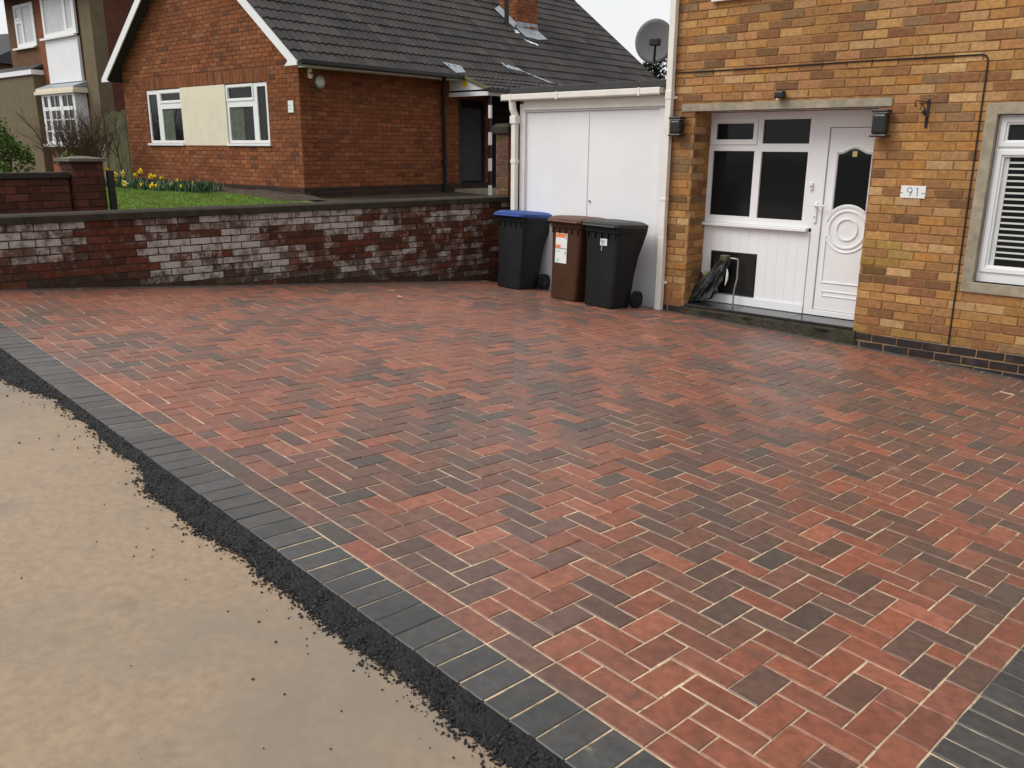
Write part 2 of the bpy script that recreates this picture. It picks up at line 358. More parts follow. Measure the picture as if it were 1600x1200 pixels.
# ------------------------------------------------------------------ driveway of block pavers
P = .1025; DEL = -.050
EX = Vector((math.cos(DEL), math.sin(DEL))); EY = Vector((-math.sin(DEL), math.cos(DEL)))
def g2w(u, v): return EX*(u*P)+EY*(v*P)
def w2g(p): p = Vector(p[:2]); return Vector((p.dot(EX)/P, p.dot(EY)/P))
YF = 6.04                                # house front
WG = .081; WC = -6.200                   # boundary wall face: x cos - y sin = WC
def wallx(y): return (WC + y*math.sin(WG))/math.cos(WG)
def clip(poly, a, b):
    """keep the part of poly left of the line a->b"""
    out = []
    n = len(poly)
    side = lambda p: (b[0]-a[0])*(p[1]-a[1])-(b[1]-a[1])*(p[0]-a[0])
    for i in range(n):
        p, q_ = poly[i], poly[(i+1) % n]; sp_, sq = side(p), side(q_)
        if sp_ >= 0: out.append(p)
        if (sp_ >= 0) != (sq >= 0):
            t = sp_/(sp_-sq); out.append((p[0]+t*(q_[0]-p[0]), p[1]+t*(q_[1]-p[1])))
    return out
def area(p): return .5*sum(p[i][0]*p[(i+1) % len(p)][1]-p[(i+1) % len(p)][0]*p[i][1] for i in range(len(p)))
def inset(poly, d):
    n = len(poly); out = []
    for i in range(n):
        p0, p1, p2 = Vector(poly[i-1]), Vector(poly[i]), Vector(poly[(i+1) % n])
        e1 = (p1-p0).normalized(); e2 = (p2-p1).normalized()
        n1 = Vector((-e1.y, e1.x)); n2 = Vector((-e2.y, e2.x)); k = 1+n1.dot(n2)
        out.append(tuple(p1+(n1+n2)*(d/max(k, .35))))
    return out
def clean(poly):
    out = []
    for p in poly:
        if not out or (Vector(p)-Vector(out[-1])).length > .004: out.append(p)
    if len(out) > 2 and (Vector(out[0])-Vector(out[-1])).length < .004: out.pop()
    return out
RED = [(.228, .072, .040), (.205, .066, .037), (.245, .083, .046), (.188, .066, .041), (.215, .077, .046), (.238, .073, .038)]
BRN = [(.118, .059, .042), (.105, .056, .042), (.136, .062, .042), (.150, .063, .042), (.096, .054, .041)]
CHA = [(.078, .056, .044), (.068, .053, .043), (.088, .058, .044)]
BLK = [(.044, .047, .047), (.040, .043, .043), (.051, .053, .052), (.046, .048, .048)]
def blk_col():
    k = rnd.uniform(.82, 1.2); return tuple(x*k for x in rnd.choice(BLK))+(1,)
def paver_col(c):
    n = noise.noise(Vector((c[0]*.8+3, c[1]*1.1, 1.7)))*.75 + rnd.gauss(0, .33) - .04 + .26*max(0, min(1, (-c[0]-1.2)/2))  # last term: redder, lighter blocks at far left, paving sheen put into their colour
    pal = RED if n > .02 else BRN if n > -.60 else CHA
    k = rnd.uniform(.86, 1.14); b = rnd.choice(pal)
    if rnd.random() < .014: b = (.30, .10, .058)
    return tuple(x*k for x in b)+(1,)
drive = None
pavers = []      # (name, polygon in world xy, colour)
JT = .0023
wr0, wr1 = (wallx(-1)+.012, -1), (wallx(6.2)+.012, 6.2)     # wall foot
fr0, fr1 = (1.6, YF-.012), (-7, YF-.012)                     # house foot
WR0, WR1 = (wr0[0]+.104, wr0[1]), (wr1[0]+.104, wr1[1])
FR0, FR1 = (fr0[0], fr0[1]-.104), (fr1[0], fr1[1]-.104)
def wpoly(u0, v0, u1, v1): return [tuple(g2w(*c)) for c in ((u0, v0), (u1, v0), (u1, v1), (u0, v1))]
def clipall(poly, lines):
    for a, b in lines:
        poly = clip(poly, a, b)
        if len(poly) < 3: return None
    poly = clean(poly)
    return poly if len(poly) >= 3 and area(poly) > .0010 else None
V1 = (tuple(g2w(-80, 1)), tuple(g2w(20, 1))); U12 = (tuple(g2w(12, -5)), tuple(g2w(12, 80))); 
main_lines = [(WR1, WR0), (FR0, FR1)]
main_lines = [(WR1, WR0) if False else (WR1, WR0), (FR0, FR1)]
def side_ok(line, p): a, b = line; return (b[0]-a[0])*(p[1]-a[1])-(b[1]-a[1])*(p[0]-a[0]) > 0
def orient(line, p): return line if side_ok(line, p) else (line[1], line[0])
INP = (-2., 3.)
WLN, FLN, V1L, U12L = orient((WR0, WR1), INP), orient((FR0, FR1), INP), orient(V1, INP), orient(U12, INP)
WL0, FL0 = orient((wr0, wr1), INP), orient((fr0, fr1), INP)
for a in range(-66, 13):
    for b in range(-1, 64):
        k = (a+b) % 4
        if k == 2: q_ = wpoly(a, b, a+2, b+1)
        elif k == 0: q_ = wpoly(a, b, a+1, b+2)
        else: continue
        q_ = clipall(q_, [WLN, FLN, V1L, U12L])
        if q_: pavers.append(('paver', q_))
for u in range(-66, 12, 2):
    q_ = clipall(wpoly(u, 0, u+2, 1), [WLN, U12L])
    if q_: pavers.append(('paver', q_))
for v in range(0, 64, 2):
    q_ = clipall(wpoly(12, v, 13, v+2), [FLN])
    if q_: pavers.append(('paver', q_))
for u in range(-66, 15):
    q_ = clipall(wpoly(u, -2, u+1, 0), [WL0])
    if q_: pavers.append(('border_paver', q_))
for v in range(0, 62):
    q_ = clipall(wpoly(13, v, 15, v+1), [FL0])
    if q_: pavers.append(('border_paver', q_))
x = fr0[0]
for k in range(40):                                         # charcoal rows at the foot of house and wall
    x1, x0 = 1.53-k*.2045, 1.53-(k+1)*.2045
    q_ = clipall([(x0, YF-.116), (x1, YF-.116), (x1, YF-.012), (x0, YF-.012)], [WLN])
    if q_: pavers.append(('edging_paver', q_))
for k in range(32):
    y0, y1 = -.2+k*.2045, -.2+(k+1)*.2045
    q_ = clipall([(wallx(y0)+.012, y0), (wallx(y0)+.116, y0), (wallx(y1)+.116, y1), (wallx(y1)+.012, y1)], [FLN, orient((tuple(g2w(-80, 0)), tuple(g2w(20, 0))), INP)])
    if q_: pavers.append(('edging_paver', q_))
bed = sheet('driveway', -6.3, 1.62, -.50, 6.06, .2, lambda x, y: gz(x, y)-.0034, M['sand'],
            inside=lambda x, y: x > wallx(y)-.2)
# trim the bed to the paved outline so that it does not run under the pavement edge
bm = bmesh.new(); bm.from_mesh(bed.data)
for (a, b) in (orient((tuple(g2w(-80, -1.93)), tuple(g2w(20, -1.93))), INP), orient((tuple(g2w(14.95, -10)), tuple(g2w(14.95, 80))), INP)):
    nrm = Vector((-(b[1]-a[1]), b[0]-a[0], 0))
    bmesh.ops.bisect_plane(bm, geom=bm.verts[:]+bm.edges[:]+bm.faces[:], plane_co=(*a, 0), plane_no=nrm, clear_inner=True)
bm.to_mesh(bed.data); bm.free()
drive = bed
def paver_geo(poly, c, ch=.0032, h=.045):
    p0 = inset([(p[0]-c[0]+rnd.gauss(0, .0005), p[1]-c[1]+rnd.gauss(0, .0005)) for p in poly], JT*rnd.uniform(.65, 1.25))
    q_ = []
    for i in range(len(p0)):
        a, b = Vector(p0[i]), Vector(p0[(i+1) % len(p0)]); q_.append(p0[i]); L_ = (b-a).length; k_ = 2 if L_ > .12 else 1 if L_ > .06 else 0; nn = Vector((-(b-a).y, (b-a).x)).normalized()
        for t in range(k_): q_.append(tuple(a+(b-a)*((t+1+rnd.uniform(-.25, .25))/(k_+1))+nn*rnd.gauss(0, .0007)))
    p0 = q_; p1 = inset(p0, ch); n = len(p0)
    v = [(x, y, -h) for x, y in p0]+[(x, y, -ch) for x, y in p0]+[(x, y, 0) for x, y in p1]
    f = [tuple(2*n+i for i in range(n))]
    for r in (0, 1):
        f += [(r*n+i, r*n+(i+1) % n, (r+1)*n+(i+1) % n, (r+1)*n+i) for i in range(n)]
    return v, f
items = []
for name, poly in pavers:
    c = (sum(p[0] for p in poly)/len(poly), sum(p[1] for p in poly)/len(poly))
    zc = gz(*c); w = view_px((*c, zc)); d = (Vector((*c, zc))-CAM).normalized()
    items.append((name, poly, c, zc, w*math.sqrt(abs(area(poly))*abs(d.z)) if w else 0))
shared = {}
for kind in ('paver', 'border_paver', 'edging_paver'):
    its = sorted([t for t in items if t[0] == kind], key=lambda t: -t[4]); mass = MB(); mc = []
    for r, (name, poly, c, zc, w) in enumerate(its):
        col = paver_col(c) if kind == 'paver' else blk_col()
        nrm = (gn(*c)+Vector((rnd.gauss(0, .006), rnd.gauss(0, .006), 0))).normalized()
        R_ = Vector((0, 0, 1)).rotation_difference(nrm).to_matrix()
        zc += rnd.gauss(0, .0009)
        v, f = paver_geo(poly, c)
        if r < 300 and w > 0:
            key = (rnd.randrange(6),)+tuple((round((p[0]-c[0])*500), round((p[1]-c[1])*500)) for p in poly)
            if key not in shared:
                me = bpy.data.meshes.new(kind); me.from_pydata(v, [], f); me.materials.append(M['paver'][0]); shared[key] = me
            o = bpy.data.objects.new(kind, shared[key]); COL.objects.link(o); o.parent = drive
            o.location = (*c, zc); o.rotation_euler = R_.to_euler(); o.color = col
        else:
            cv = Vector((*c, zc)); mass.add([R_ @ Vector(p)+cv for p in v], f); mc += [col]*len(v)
    if mass.v: stuff(mass.build(kind+'_mass' if False else kind+'_field', M['paver'][1], drive, fix=False, cols=mc))

# tarmac strip along the border, ragged edge
edge_pts = [(-9, -.33), (-5.2, -.06), (-3.39, -.238), (-2.97, -.138), (-2.26, -.181), (-1.86, -.205), (-1.56, -.298), (-.907, -.324), (-.42, -.315), (-.31, -.339), (.094, -.35), (.407, -.363), (.628, -.372), (1.1, -.40), (1.6, -.42), (2.6, -.40)]
def edge_y(x):
    for (a, b), (c, d) in zip(edge_pts, edge_pts[1:]):
        if a <= x <= c: y = b+(d-b)*(x-a)/(c-a); break
    else: y = edge_pts[-1][1]
    y += .030
    return y - .02*noise.noise(Vector((x*9, 0, 3))) - .014*noise.noise(Vector((x*27, 5, 3))) - .03*noise.noise(Vector((x*3.1, 5, 8)))
def border_y(x): u = x/EX.x/P; return g2w(u, -2).y + .0
mb = MB(); nx, nj = 900, 26
for i in range(nx+1):
    x = -6.25+i*(1.75+6.25)/nx; ya = border_y(x)+.004; yb = min(edge_y(x), ya-.03)
    for j in range(nj+1):
        t = j/nj; y = ya+(yb-ya)*t
        prof = -.004-.010*t if t < .82 else -.0122-.009*(t-.82)/.18
        nz = noise.noise(Vector((x*55, y*55, 0)))*.006 + noise.noise(Vector((x*120, y*120, 4)))*.004 + noise.noise(Vector((x*16, y*16, 9)))*.008
        mb.v.append((x, y, gz(x, y)+prof+(nz if 0 < j < nj else -.004 if j else -.002)))
for i in range(nx):
    for j in range(nj):
        a = i*(nj+1)+j; mb.f.append((a, a+1, a+nj+2, a+nj+1))
struct(mb.build('tarmac_strip', M['tarmac'], smooth=False))
mb = MB()
octa_f = [(0, 2, 4), (2, 1, 4), (1, 3, 4), (3, 0, 4), (2, 0, 5), (1, 2, 5), (3, 1, 5), (0, 3, 5)]
def crumb(x, y, z, r):
    R_ = Euler((rnd.uniform(0, 6), rnd.uniform(0, 6), rnd.uniform(0, 6))).to_matrix()
    vs = [R_ @ Vector(p)*r*rnd.uniform(.6, 1.2)+Vector((x, y, z)) for p in ((1,0,0),(-1,0,0),(0,1,0),(0,-1,0),(0,0,1),(0,0,-1))]
    mb.add(vs, octa_f)
for _ in range(26000):
    x = rnd.uniform(-5.5, 1.7); ya, yb = border_y(x), edge_y(x); t = .05+.95*rnd.random()**.85
    y = ya+(yb-ya)*t; crumb(x, y, gz(x, y)-.008-.008*t, rnd.choice((.002, .003, .004, .005, .006, .007, .0095)))
for _ in range(2600):
    x = rnd.uniform(-5.5, 1.7); k_ = max(.15, 1+1.6*noise.noise(Vector((x*5, 2, 2)))); y = edge_y(x)-abs(rnd.gauss(0, .020*k_)); crumb(x, y, gz(x, y)-.016, rnd.choice((.002, .003, .003, .005, .007)))
for _ in range(110):
    x = rnd.uniform(-4.5, 1.2); y = edge_y(x)-abs(rnd.gauss(0, .13)); crumb(x, y, gz(x, y)-.016, rnd.uniform(.002, .0062))
for _ in range(36):
    x = rnd.uniform(-4, 1.2); y = rnd.uniform(-1.3, -.4); crumb(x, y, gz(x, y)-.016, rnd.uniform(.0015, .004))
stuff(mb.build('tarmac_crumbs', M['crumb'], fix=False))
tb = MB()
for k in range(1): tb.cham(0, 0, 0, .05, 4.6, .12)
pz = MB(); y0, y1 = g2w(15.1, -1), g2w(15.1, 60)
pz.add([(y0.x, y0.y, gz(y0.x, y0.y)-.10), (y0.x+.045, y0.y, gz(y0.x, y0.y)-.10), (y1.x+.045, y1.y, gz(y1.x, y1.y)-.10), (y1.x, y1.y, gz(y1.x, y1.y)-.10),
        (y0.x, y0.y, gz(y0.x, y0.y)+.008), (y0.x+.045, y0.y, gz(y0.x, y0.y)+.008), (y1.x+.045, y1.y, gz(y1.x, y1.y)+.008), (y1.x, y1.y, gz(y1.x, y1.y)+.008)],
       [(0,3,2,1),(4,5,6,7),(0,1,5,4),(1,2,6,5),(2,3,7,6),(3,0,4,7)])
tag(pz.build('edging_board', M['timber'], bevel=.003), 'brown timber edging board along the black border at the right edge of the driveway', 'board')

# ------------------------------------------------------------------ brickwork
def free(s0, s1, cuts):
    segs = [(s0, s1)]
    for a, b in cuts:
        n = []
        for p, q_ in segs:
            if b <= p or a >= q_: n.append((p, q_)); continue
            if a-p > .03: n.append((p, a))
            if q_-b > .03: n.append((b, q_))
        segs = n
    return segs
def brick_list(s0, s1, z0, n, course, pitch, openings, spanf=None, zmin=None, off=0., j=.010):
    """openings (s0,s1,z0,z1); spanf(z) -> (s0,s1) limits; zmin(s) ground"""
    out = []
    for k in range(n):
        za, zb = z0+k*course, z0+(k+1)*course; zm = (za+zb)/2
        a, b = (s0, s1) if spanf is None else spanf(zm)
        a, b = max(a, s0), min(b, s1)
        cuts = [(o[0], o[1]) for o in openings if o[2] < zm < o[3]]
        for p, q_ in free(a, b, cuts):
            i = math.floor((p-off)/pitch)-1
            while True:
                x0 = off+i*pitch+(k % 2)*pitch/2; x1 = x0+pitch; i += 1
                if x0 >= q_: break
                x0_, x1_ = max(x0, p), min(x1, q_)
                if x1_-x0_ < .035: continue
                if zmin and zb < zmin((x0_+x1_)/2): continue
                out.append((x0_+j/2 if x0_ > p+1e-6 else x0_, x1_-j/2 if x1_ < q_-1e-6 else x1_, za+j/2, zb-j/2, x1-x0 < x1_-x0_+1e-4))
    return out
def lay(bricks, parent, ang, origin, mats, colf, name='brick', depth=.05, proud=.007, limit=300, root=Matrix.Identity(4), nvar=6, tilt=.004):
    """bricks into wall-face coordinates: x along the wall, -y outward. parent-space angle/origin; root = world matrix of the parent"""
    R_ = Matrix.Rotation(ang, 4, 'Z'); T = Matrix.Translation(Vector(origin)) @ R_; W = root @ T
    scored = []
    for bk in bricks:
        c = W @ Vector(((bk[0]+bk[1])/2, 0, (bk[2]+bk[3])/2)); scored.append((view_px(c), bk, c))
    scored.sort(key=lambda t: -t[0]); shared = {}; mass = MB(); mc = []; cnt = 0
    for w, bk, c in scored:
        L_, H_ = bk[1]-bk[0], bk[3]-bk[2]; col = colf(bk, c); pr = proud+rnd.gauss(0, .0012)
        if w > 0 and cnt < limit and L_ > .08:
            key = (round(L_, 3), rnd.randrange(nvar))
            if key not in shared:
                m = MB().cham(-L_/2, -proud, -H_/2, L_/2, depth, H_/2, .0035)
                m.v = [(x+rnd.uniform(-.002, .002) if y < .01 else x, y, z+rnd.uniform(-.0018, .0018)) for x, y, z in m.v]
                me = bpy.data.meshes.new(name); me.from_pydata(m.v, [], m.f[1:]); me.materials.append(mats[0]); shared[key] = me
            o = bpy.data.objects.new(name, shared[key]); COL.objects.link(o); o.parent = parent
            o.matrix_local = T @ Matrix.Translation(((bk[0]+bk[1])/2, -(pr-proud), (bk[2]+bk[3])/2)) @ Matrix.Rotation(rnd.gauss(0, tilt), 4, 'X') @ Matrix.Rotation(rnd.gauss(0, tilt), 4, 'Z')
            o.color = col; cnt += 1
        else:
            m = MB().cham(bk[0], -pr, bk[2], bk[1], depth, bk[3], .0035)
            vs = [(x+rnd.uniform(-.002, .002), y, z+rnd.uniform(-.0018, .0018)) for x, y, z in m.v]
            mass.add([T @ Vector(p) for p in vs], m.f[1:]); mc += [col]*len(vs)
    if mass.v: stuff(mass.build(name+'work', mats[1], parent, fix=False, cols=mc))
YEL = [(.40, .215, .078), (.36, .185, .064), (.44, .25, .095), (.33, .165, .062), (.40, .225, .100), (.46, .285, .135), (.30, .152, .062), (.385, .185, .056), (.38, .195, .085), (.345, .172, .072)]
YDK = [(.215, .110, .050), (.24, .112, .052), (.18, .094, .047), (.235, .142, .074), (.27, .125, .055)]
def ycol(bk, c):
    b = rnd.choice(YDK) if rnd.random() < .23 else rnd.choice(YEL); k = rnd.uniform(.88, 1.1)
    k *= 1+.16*noise.noise(Vector((c.x*.9+7, 1, c.z*.55))); b = [x*k for x in b]
    low = noise.noise(Vector((c.x*1.3, 2, c.z*2.2)))
    if c.z < .75 and low > .12 and rnd.random() < .5: b = [b[0]*.86, b[1]*.97, b[2]*.78]
    return (*b, 1)
REDB = [(.228, .080, .034), (.208, .071, .031), (.246, .092, .040), (.195, .066, .030), (.232, .080, .032), (.225, .087, .042), (.255, .102, .048)]
def rcol(bk, c):
    b = rnd.choice(REDB); k = rnd.uniform(.88, 1.1)*(1+.2*noise.noise(Vector((c.x*.9, c.y*.9, c.z*1.1))))
    if rnd.random() < .045: b = (.13, .056, .034)
    return (*[x*k for x in b], 1)

# ---- yellow brick house
house = thing('brick_house', 'yellow brick house with recessed white front door and number 91', 'house')
SX0, SX1, SZT = -3.15, 4.2, 5.3
OPEN = (-2.805, -1.02, -.13, 1.862)          # porch recess
RW = (-.165, 1.75, .395, 1.86)               # right window with its concrete surround
UW = (-2.66, -1.20, 2.89, 4.1); UW2 = (-.1, 1.7, 2.89, 4.1)
ZE, CO, PI_B = -.090, .0756, .2157
mb = MB(); plate(mb, SX0, SX1, -.9, SZT, [(OPEN[0]-.0, OPEN[1], -.899, OPEN[3]), RW, UW, UW2], YF, YF+.11)
wall_p = mb.build('front_wall', M['ymortar'], house)
ops = [OPEN, RW, UW, UW2, (-2.955, -.905, 1.862, 1.93)]
bl = brick_list(SX0, SX1, ZE, int((SZT-ZE)/CO), CO, PI_B, ops, off=-.902+.005)
lay(bl, wall_p, 0, (0, YF, 0), M['ybrick'], ycol)
bl = brick_list(SX0, SX1, ZE-5*CO, 5, CO, PI_B, [(OPEN[0], OPEN[1], -9, 1)], off=-.902+.06)
lay(bl, wall_p, 0, (0, YF, 0), M['paver'], lambda b, c: (*[x*rnd.uniform(.8, 1.2) for x in (.019, .015, .015)], 1), name='plinth_brick', limit=60)
# reveal of the recess and the house flank
MB().box(OPEN[1], YF+.112, -.9, OPEN[1]+.11, YF+.36, OPEN[3]).build('reveal', M['ymortar'], house)
mb = MB(); mb.box(OPEN[0]-.11, YF+.112, -.9, OPEN[0]-.0, YF+.36, OPEN[3])
rev = mb.build('reveal', M['ymortar'], house)
bl = brick_list(.0, .312, ZE, 26, CO, PI_B, [], off=-.10)
bl = [b for b in bl if b[3] < OPEN[3]]
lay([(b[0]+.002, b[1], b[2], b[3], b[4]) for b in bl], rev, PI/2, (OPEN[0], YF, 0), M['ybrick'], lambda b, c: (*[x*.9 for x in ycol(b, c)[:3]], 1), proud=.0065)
mb = MB(); mb.box(SX0, YF+.112, -.9, SX0+.11, YF+7.6, SZT); mb.box(SX1-.11, YF+.112, -.9, SX1, YF+7.6, SZT); mb.box(SX0+.11, YF+7.4, -.9, SX1-.11, YF+7.5, SZT)
flank = mb.build('side_wall', M['ymortar'], house)
bl = brick_list(.0, 2.2, ZE+14*CO, int((SZT-ZE)/CO)-14, CO, PI_B, [], off=.0)
lay([(-b[1], -b[0], b[2], b[3], b[4]) for b in bl], flank, -PI/2, (SX0, YF, 0), M['ybrick'], ycol, limit=40)
mb = MB(); mb.box(OPEN[0]-.1, YF+.41, -.9, OPEN[1]+.1, YF+.46, 1.95); mb.build('hall_wall', M['flap'], house)
mb = MB(); mb.box(OPEN[0], YF+.003, OPEN[3]+.002, OPEN[1], YF+.40, OPEN[3]+.05); mb.build('soffit', M['white_paint'], house)
mb = MB(); mb.box(-2.955, YF-.016, 1.862, -.905, YF+.10, 1.932); mb.build('lintel', M['concrete'], house, bevel=.004)
mb = MB()
mb.prism_x([(YF-.5, SZT-.02), (YF-.5, SZT+.1), (YF+3.75, SZT+2.6), (YF+8, SZT+.1), (YF+8, SZT-.02)], SX0-.25, SX1+.25); mb.build('roof', M['slate'], house)
# right window: concrete surround, white frame, blind
mb = MB(); frame_ring(mb, RW[0]-.005, RW[1]+.005, RW[2]-.02, RW[3]+.005, .085, YF-.022, YF+.10); mb.build('window_surround', M['concrete'], house, bevel=.004)
wx0, wx1, wz0, wz1 = RW[0]+.082, RW[1]-.082, RW[2]+.067, RW[3]-.082
hol = []
for (a, b) in ((wx0+.075, wx0+.62), (wx0+.76, wx1-.075)): hol += [(a, b, 1.585, wz1-.075), (a, b, .60, 1.455)]
w_ = window(house, wx0, wx1, wz0, wz1, hol, YF+.050, M['upvc'], M['glass'], [(wx0+.02, wx0+.675, 1.535, wz1-.02), (wx0+.02, wx0+.675, .545, 1.51)])
for c in list(w_.children):
    if c.name.startswith('pane'): c.data.materials[0] = M['glass']
mb = MB(); mb.box(wx0-.06, YF-.012, wz0-.062, wx1+.06, YF+.112, wz0-.002); mb.build('sill', M['upvc'], w_, bevel=.006)
for k in range(17):                                          # blind slats, seen in front of the dark room
    z = .655+k*.047
    MB().add([(wx0+.115, YF+.077, z), (wx0+.60, YF+.077, z), (wx0+.60, YF+.083, z+.016), (wx0+.115, YF+.083, z+.016)], [(0, 1, 2, 3)])
    m = MB(); m.box(wx0+.115, YF+.0715, z, wx0+.60, YF+.0735, z+.014); m.build('blind_slat', M['blind'], w_)
m = MB(); m.box(wx0+.0755, YF+.0712, .6005, wx0+.113, YF+.0733, 1.4545); m.build('blind_tape', M['blind'], w_)
# upper windows
for U in (UW, UW2):
    h = [(U[0]+.07, (U[0]+U[1])/2-.04, U[2]+.07, U[3]-.07), ((U[0]+U[1])/2+.04, U[1]-.07, U[2]+.07, U[3]-.07)]
    w_ = window(house, U[0], U[1], U[2], U[3], h, YF+.05, M['upvc'], M['net'])
    MB().box(U[0]-.02, YF-.05, U[2]-.045, U[1]+.04, YF+.049, U[2]-.0025).build('sill', M['upvc'], w_, bevel=.004)
# porch recess: window over boarded panel, door
YR = YF+.312
holes = [(-2.735, -2.325, 1.60, 1.752), (-2.222, -1.745, 1.56, 1.785), (-2.757, -2.298, .848, 1.488), (-2.220, -1.745, .842, 1.484)]
w_ = window(house, OPEN[0], -1.640, .775, 1.8585, holes, YR, M['upvc'], M['glass'], [(-2.785, -2.277, 1.55, 1.80)])
MB().box(OPEN[0]+.002, YR-.055, .742, -1.672, YR+.03, .7735).build('sill', M['upvc'], w_, bevel=.005)
mb = MB(); mb.box(OPEN[0], YR+.022, -.12, -1.648, YR+.06, .7405); panel = mb.build('boarded_panel', M['white_paint'], house)
FL = (-2.697, -2.187, .045, .482)
nb = 11; bw_ = (-1.652-OPEN[0])/nb
for k in range(nb):
    a, b = OPEN[0]+k*bw_+.0004, OPEN[0]+(k+1)*bw_-.0004
    for (c, d) in ((.035, .7395),):
        segs = free(c, d, [(FL[2], FL[3])]) if (a < FL[1] and b > FL[0]) else [(c, d)]
        for (c_, d_) in segs:
            MB().cham(a, YR+.002, c_, b, YR+.0215, d_, .0009).build('board', M['white_paint'], panel, fix=False)
MB().box(OPEN[0], YR-.012, -.052, -1.648, YR+.0215, .0335).build('bottom_rail', M['white_paint'], panel, bevel=.004)
m = MB(); frame_ring(m, FL[0], FL[1], FL[2], FL[3], .018, YR-.004, YR+.0215); m.box(FL[0]+.018, YR+.014, FL[2]+.018, FL[1]-.018, YR+.0218, FL[3]-.018)
m.box((FL[0]+FL[1])/2-.02+.07, YR-.002, FL[2]+.018, FL[1]-.018, YR+.0138, FL[3]-.018); m.build('hatch', M['flap'], panel, bevel=.002)
# door set
mb = MB(); plate(mb, -1.6395, OPEN[1], -.052, 1.8585, [(-1.553, OPEN[1]-.0305, .0, 1.705)], YR-.004, YR+.06)
df = mb.build('door_frame', M['upvc'], house, bevel=.004)
door = MB().box(-1.549, YR+.012, .004, OPEN[1]-.034, YR+.055, 1.701).build('door', M['upvc'], house, bevel=.004)
DX0, DX1 = -1.549, OPEN[1]-.034; DC = (DX0+DX1)/2 
def gl_top(x, e=0): t = (x-DC)/.155; return 1.452+e+.063*math.exp(-(t*1.7)**2)+.012*t*t
def gl_bot(x, e=0): d = x-DC; return .785+math.sqrt(max(0, (.205-e)**2-d*d))
gx = [DC-.150+.30*i/20 for i in range(21)]
poly = [(x, gl_bot(x)) for x in gx]+[(x, gl_top(x)) for x in reversed(gx)]
MB().prism_y(poly, YR+.006, YR+.0118).build('glass', M['glass'], door)
def mould(pts, r, name='moulding'):
    MB().tube(pts, r, 6).build(name, M['upvc'], door, smooth=True)
yy = YR+.011
gx2 = [DC-.166+.332*i/20 for i in range(21)]
loop = [(x, yy, gl_bot(x, -.018)) for x in gx2]+[(x, yy, gl_top(x, .018)) for x in reversed(gx2)]; loop.append(loop[0])
mould(loop, .010)
MB().ring_y(DC, .785, .172, .012, yy, 36).build('ring_moulding', M['upvc'], door, smooth=True)
MB().ring_y(DC, .785, .098, .012, yy, 30).build('ring_moulding', M['upvc'], door, smooth=True)
x0_, x1_ = DX0+.055, DX1-.055
arc = [(DC+.215*math.cos(a), yy, .785+.215*math.sin(a)) for a in [math.radians(200+14*i) for i in range(11)]]
mould([(x0_, yy, .715), (x0_, yy, .275), (x1_, yy, .275), (x1_, yy, .715)], .010)
mould([(x0_, yy, .715)]+arc+[(x1_, yy, .715)], .009)
mould([(x0_, yy, .86), (DC-.19, yy, .86)]+[(DC+.21*math.cos(a), yy, .785+.21*math.sin(a)) for a in [math.radians(160-14*i) for i in range(11)]]+[(x1_, yy, .86)], .009)
mould([(x0_+.02, yy, .19), (x1_-.02, yy, .19), (x1_-.02, yy, .145), (x0_+.02, yy, .145), (x0_+.02, yy, .19)], .007)
m = MB(); m.box(-1.625, YR-.02, .83, -1.596, YR-.0045, 1.02); m.box(-1.622, YR-.052, .988, -1.606, YR-.0205, 1.004); m.box(-1.622, YR-.062, .988, -1.50, YR-.0525, 1.006)
m.build('door_handle', M['upvc'], door, bevel=.004)
MB().box(-1.615, YR-.022, .875, -1.607, YR-.0205, .895).build('keyhole', M['ink'], door)
MB().box(DC-.02, YR+.0035, 1.445, DC+.022, YR+.0058, 1.495).build('glass_tag', M['brass'], door)
bell = MB().box(-1.690, YR-.022, 1.135, -1.662, YR-.001, 1.205).build('doorbell', M['upvc'], bevel=.006)
tag(bell, 'small white doorbell on the window frame beside the front door', 'doorbell')
MB().cyl((-1.676, YR-.026, 1.168), (-1.676, YR-.0225, 1.168), .007, 12).build('button', M['ink'], bell)
# step
st = MB(); nseg = 60; prof = []
for k in range(nseg+1):
    a = OPEN[0]-.03+(OPEN[1]-OPEN[0]+.06)*k/nseg
    e = lambda z: .022*noise.noise(Vector((a*5, z*9, 1)))+.010*noise.noise(Vector((a*17, z*17, 5)))
    prof.append([Vector((a, YR+.02, -.5)), Vector((a, YF-.022-e(0), -.5)), Vector((a, YF-.024-e(.3), -.20)), Vector((a, YF-.018-e(.8), -.14)), Vector((a, YF-.020-e(1.2), -.105)), Vector((a, YF-.006, -.084+.004*e(2)*50*.1)), Vector((a, YR+.02, -.084))])
st.loft(prof)
step = st.build('step', M['step_stone'], house, smooth=True)
for a, b in ((-2.80, -2.262), (-2.256, -1.64), (-1.634, -1.024)):
    MB().box(a, YF-.012, -.078, b, YR-.014, -.056).build('step_tile', M['step_tile'], step, bevel=.002)
# white downpipe at the corner
m = MB(); xd, yd = -3.075, YF-.055
m.box(xd-.033, yd-.030, .10, xd+.033, yd+.030, 5.2); m.box(xd-.036, yd-.033, -.165, xd+.036, yd+.033, .62); m.box(xd-.037, yd-.034, 1.98, xd+.037, yd+.034, 2.07); m.box(xd-.037, yd-.034, .985, xd+.037, yd+.034, 1.02)
dp = m.build('downpipe', M['offwhite'], house, bevel=.006)
for z in (2.0, .14): MB().box(xd-.045, yd+.0305, z-.012, xd+.062, yd+.048, z+.012).build('pipe_clip', M['offwhite'], dp)
# eaves gutter
m = MB(); m.box(SX0-.2, YF-.60, SZT, SX1+.2, YF-.502, SZT+.1); m.build('gutter', M['offwhite'], house)

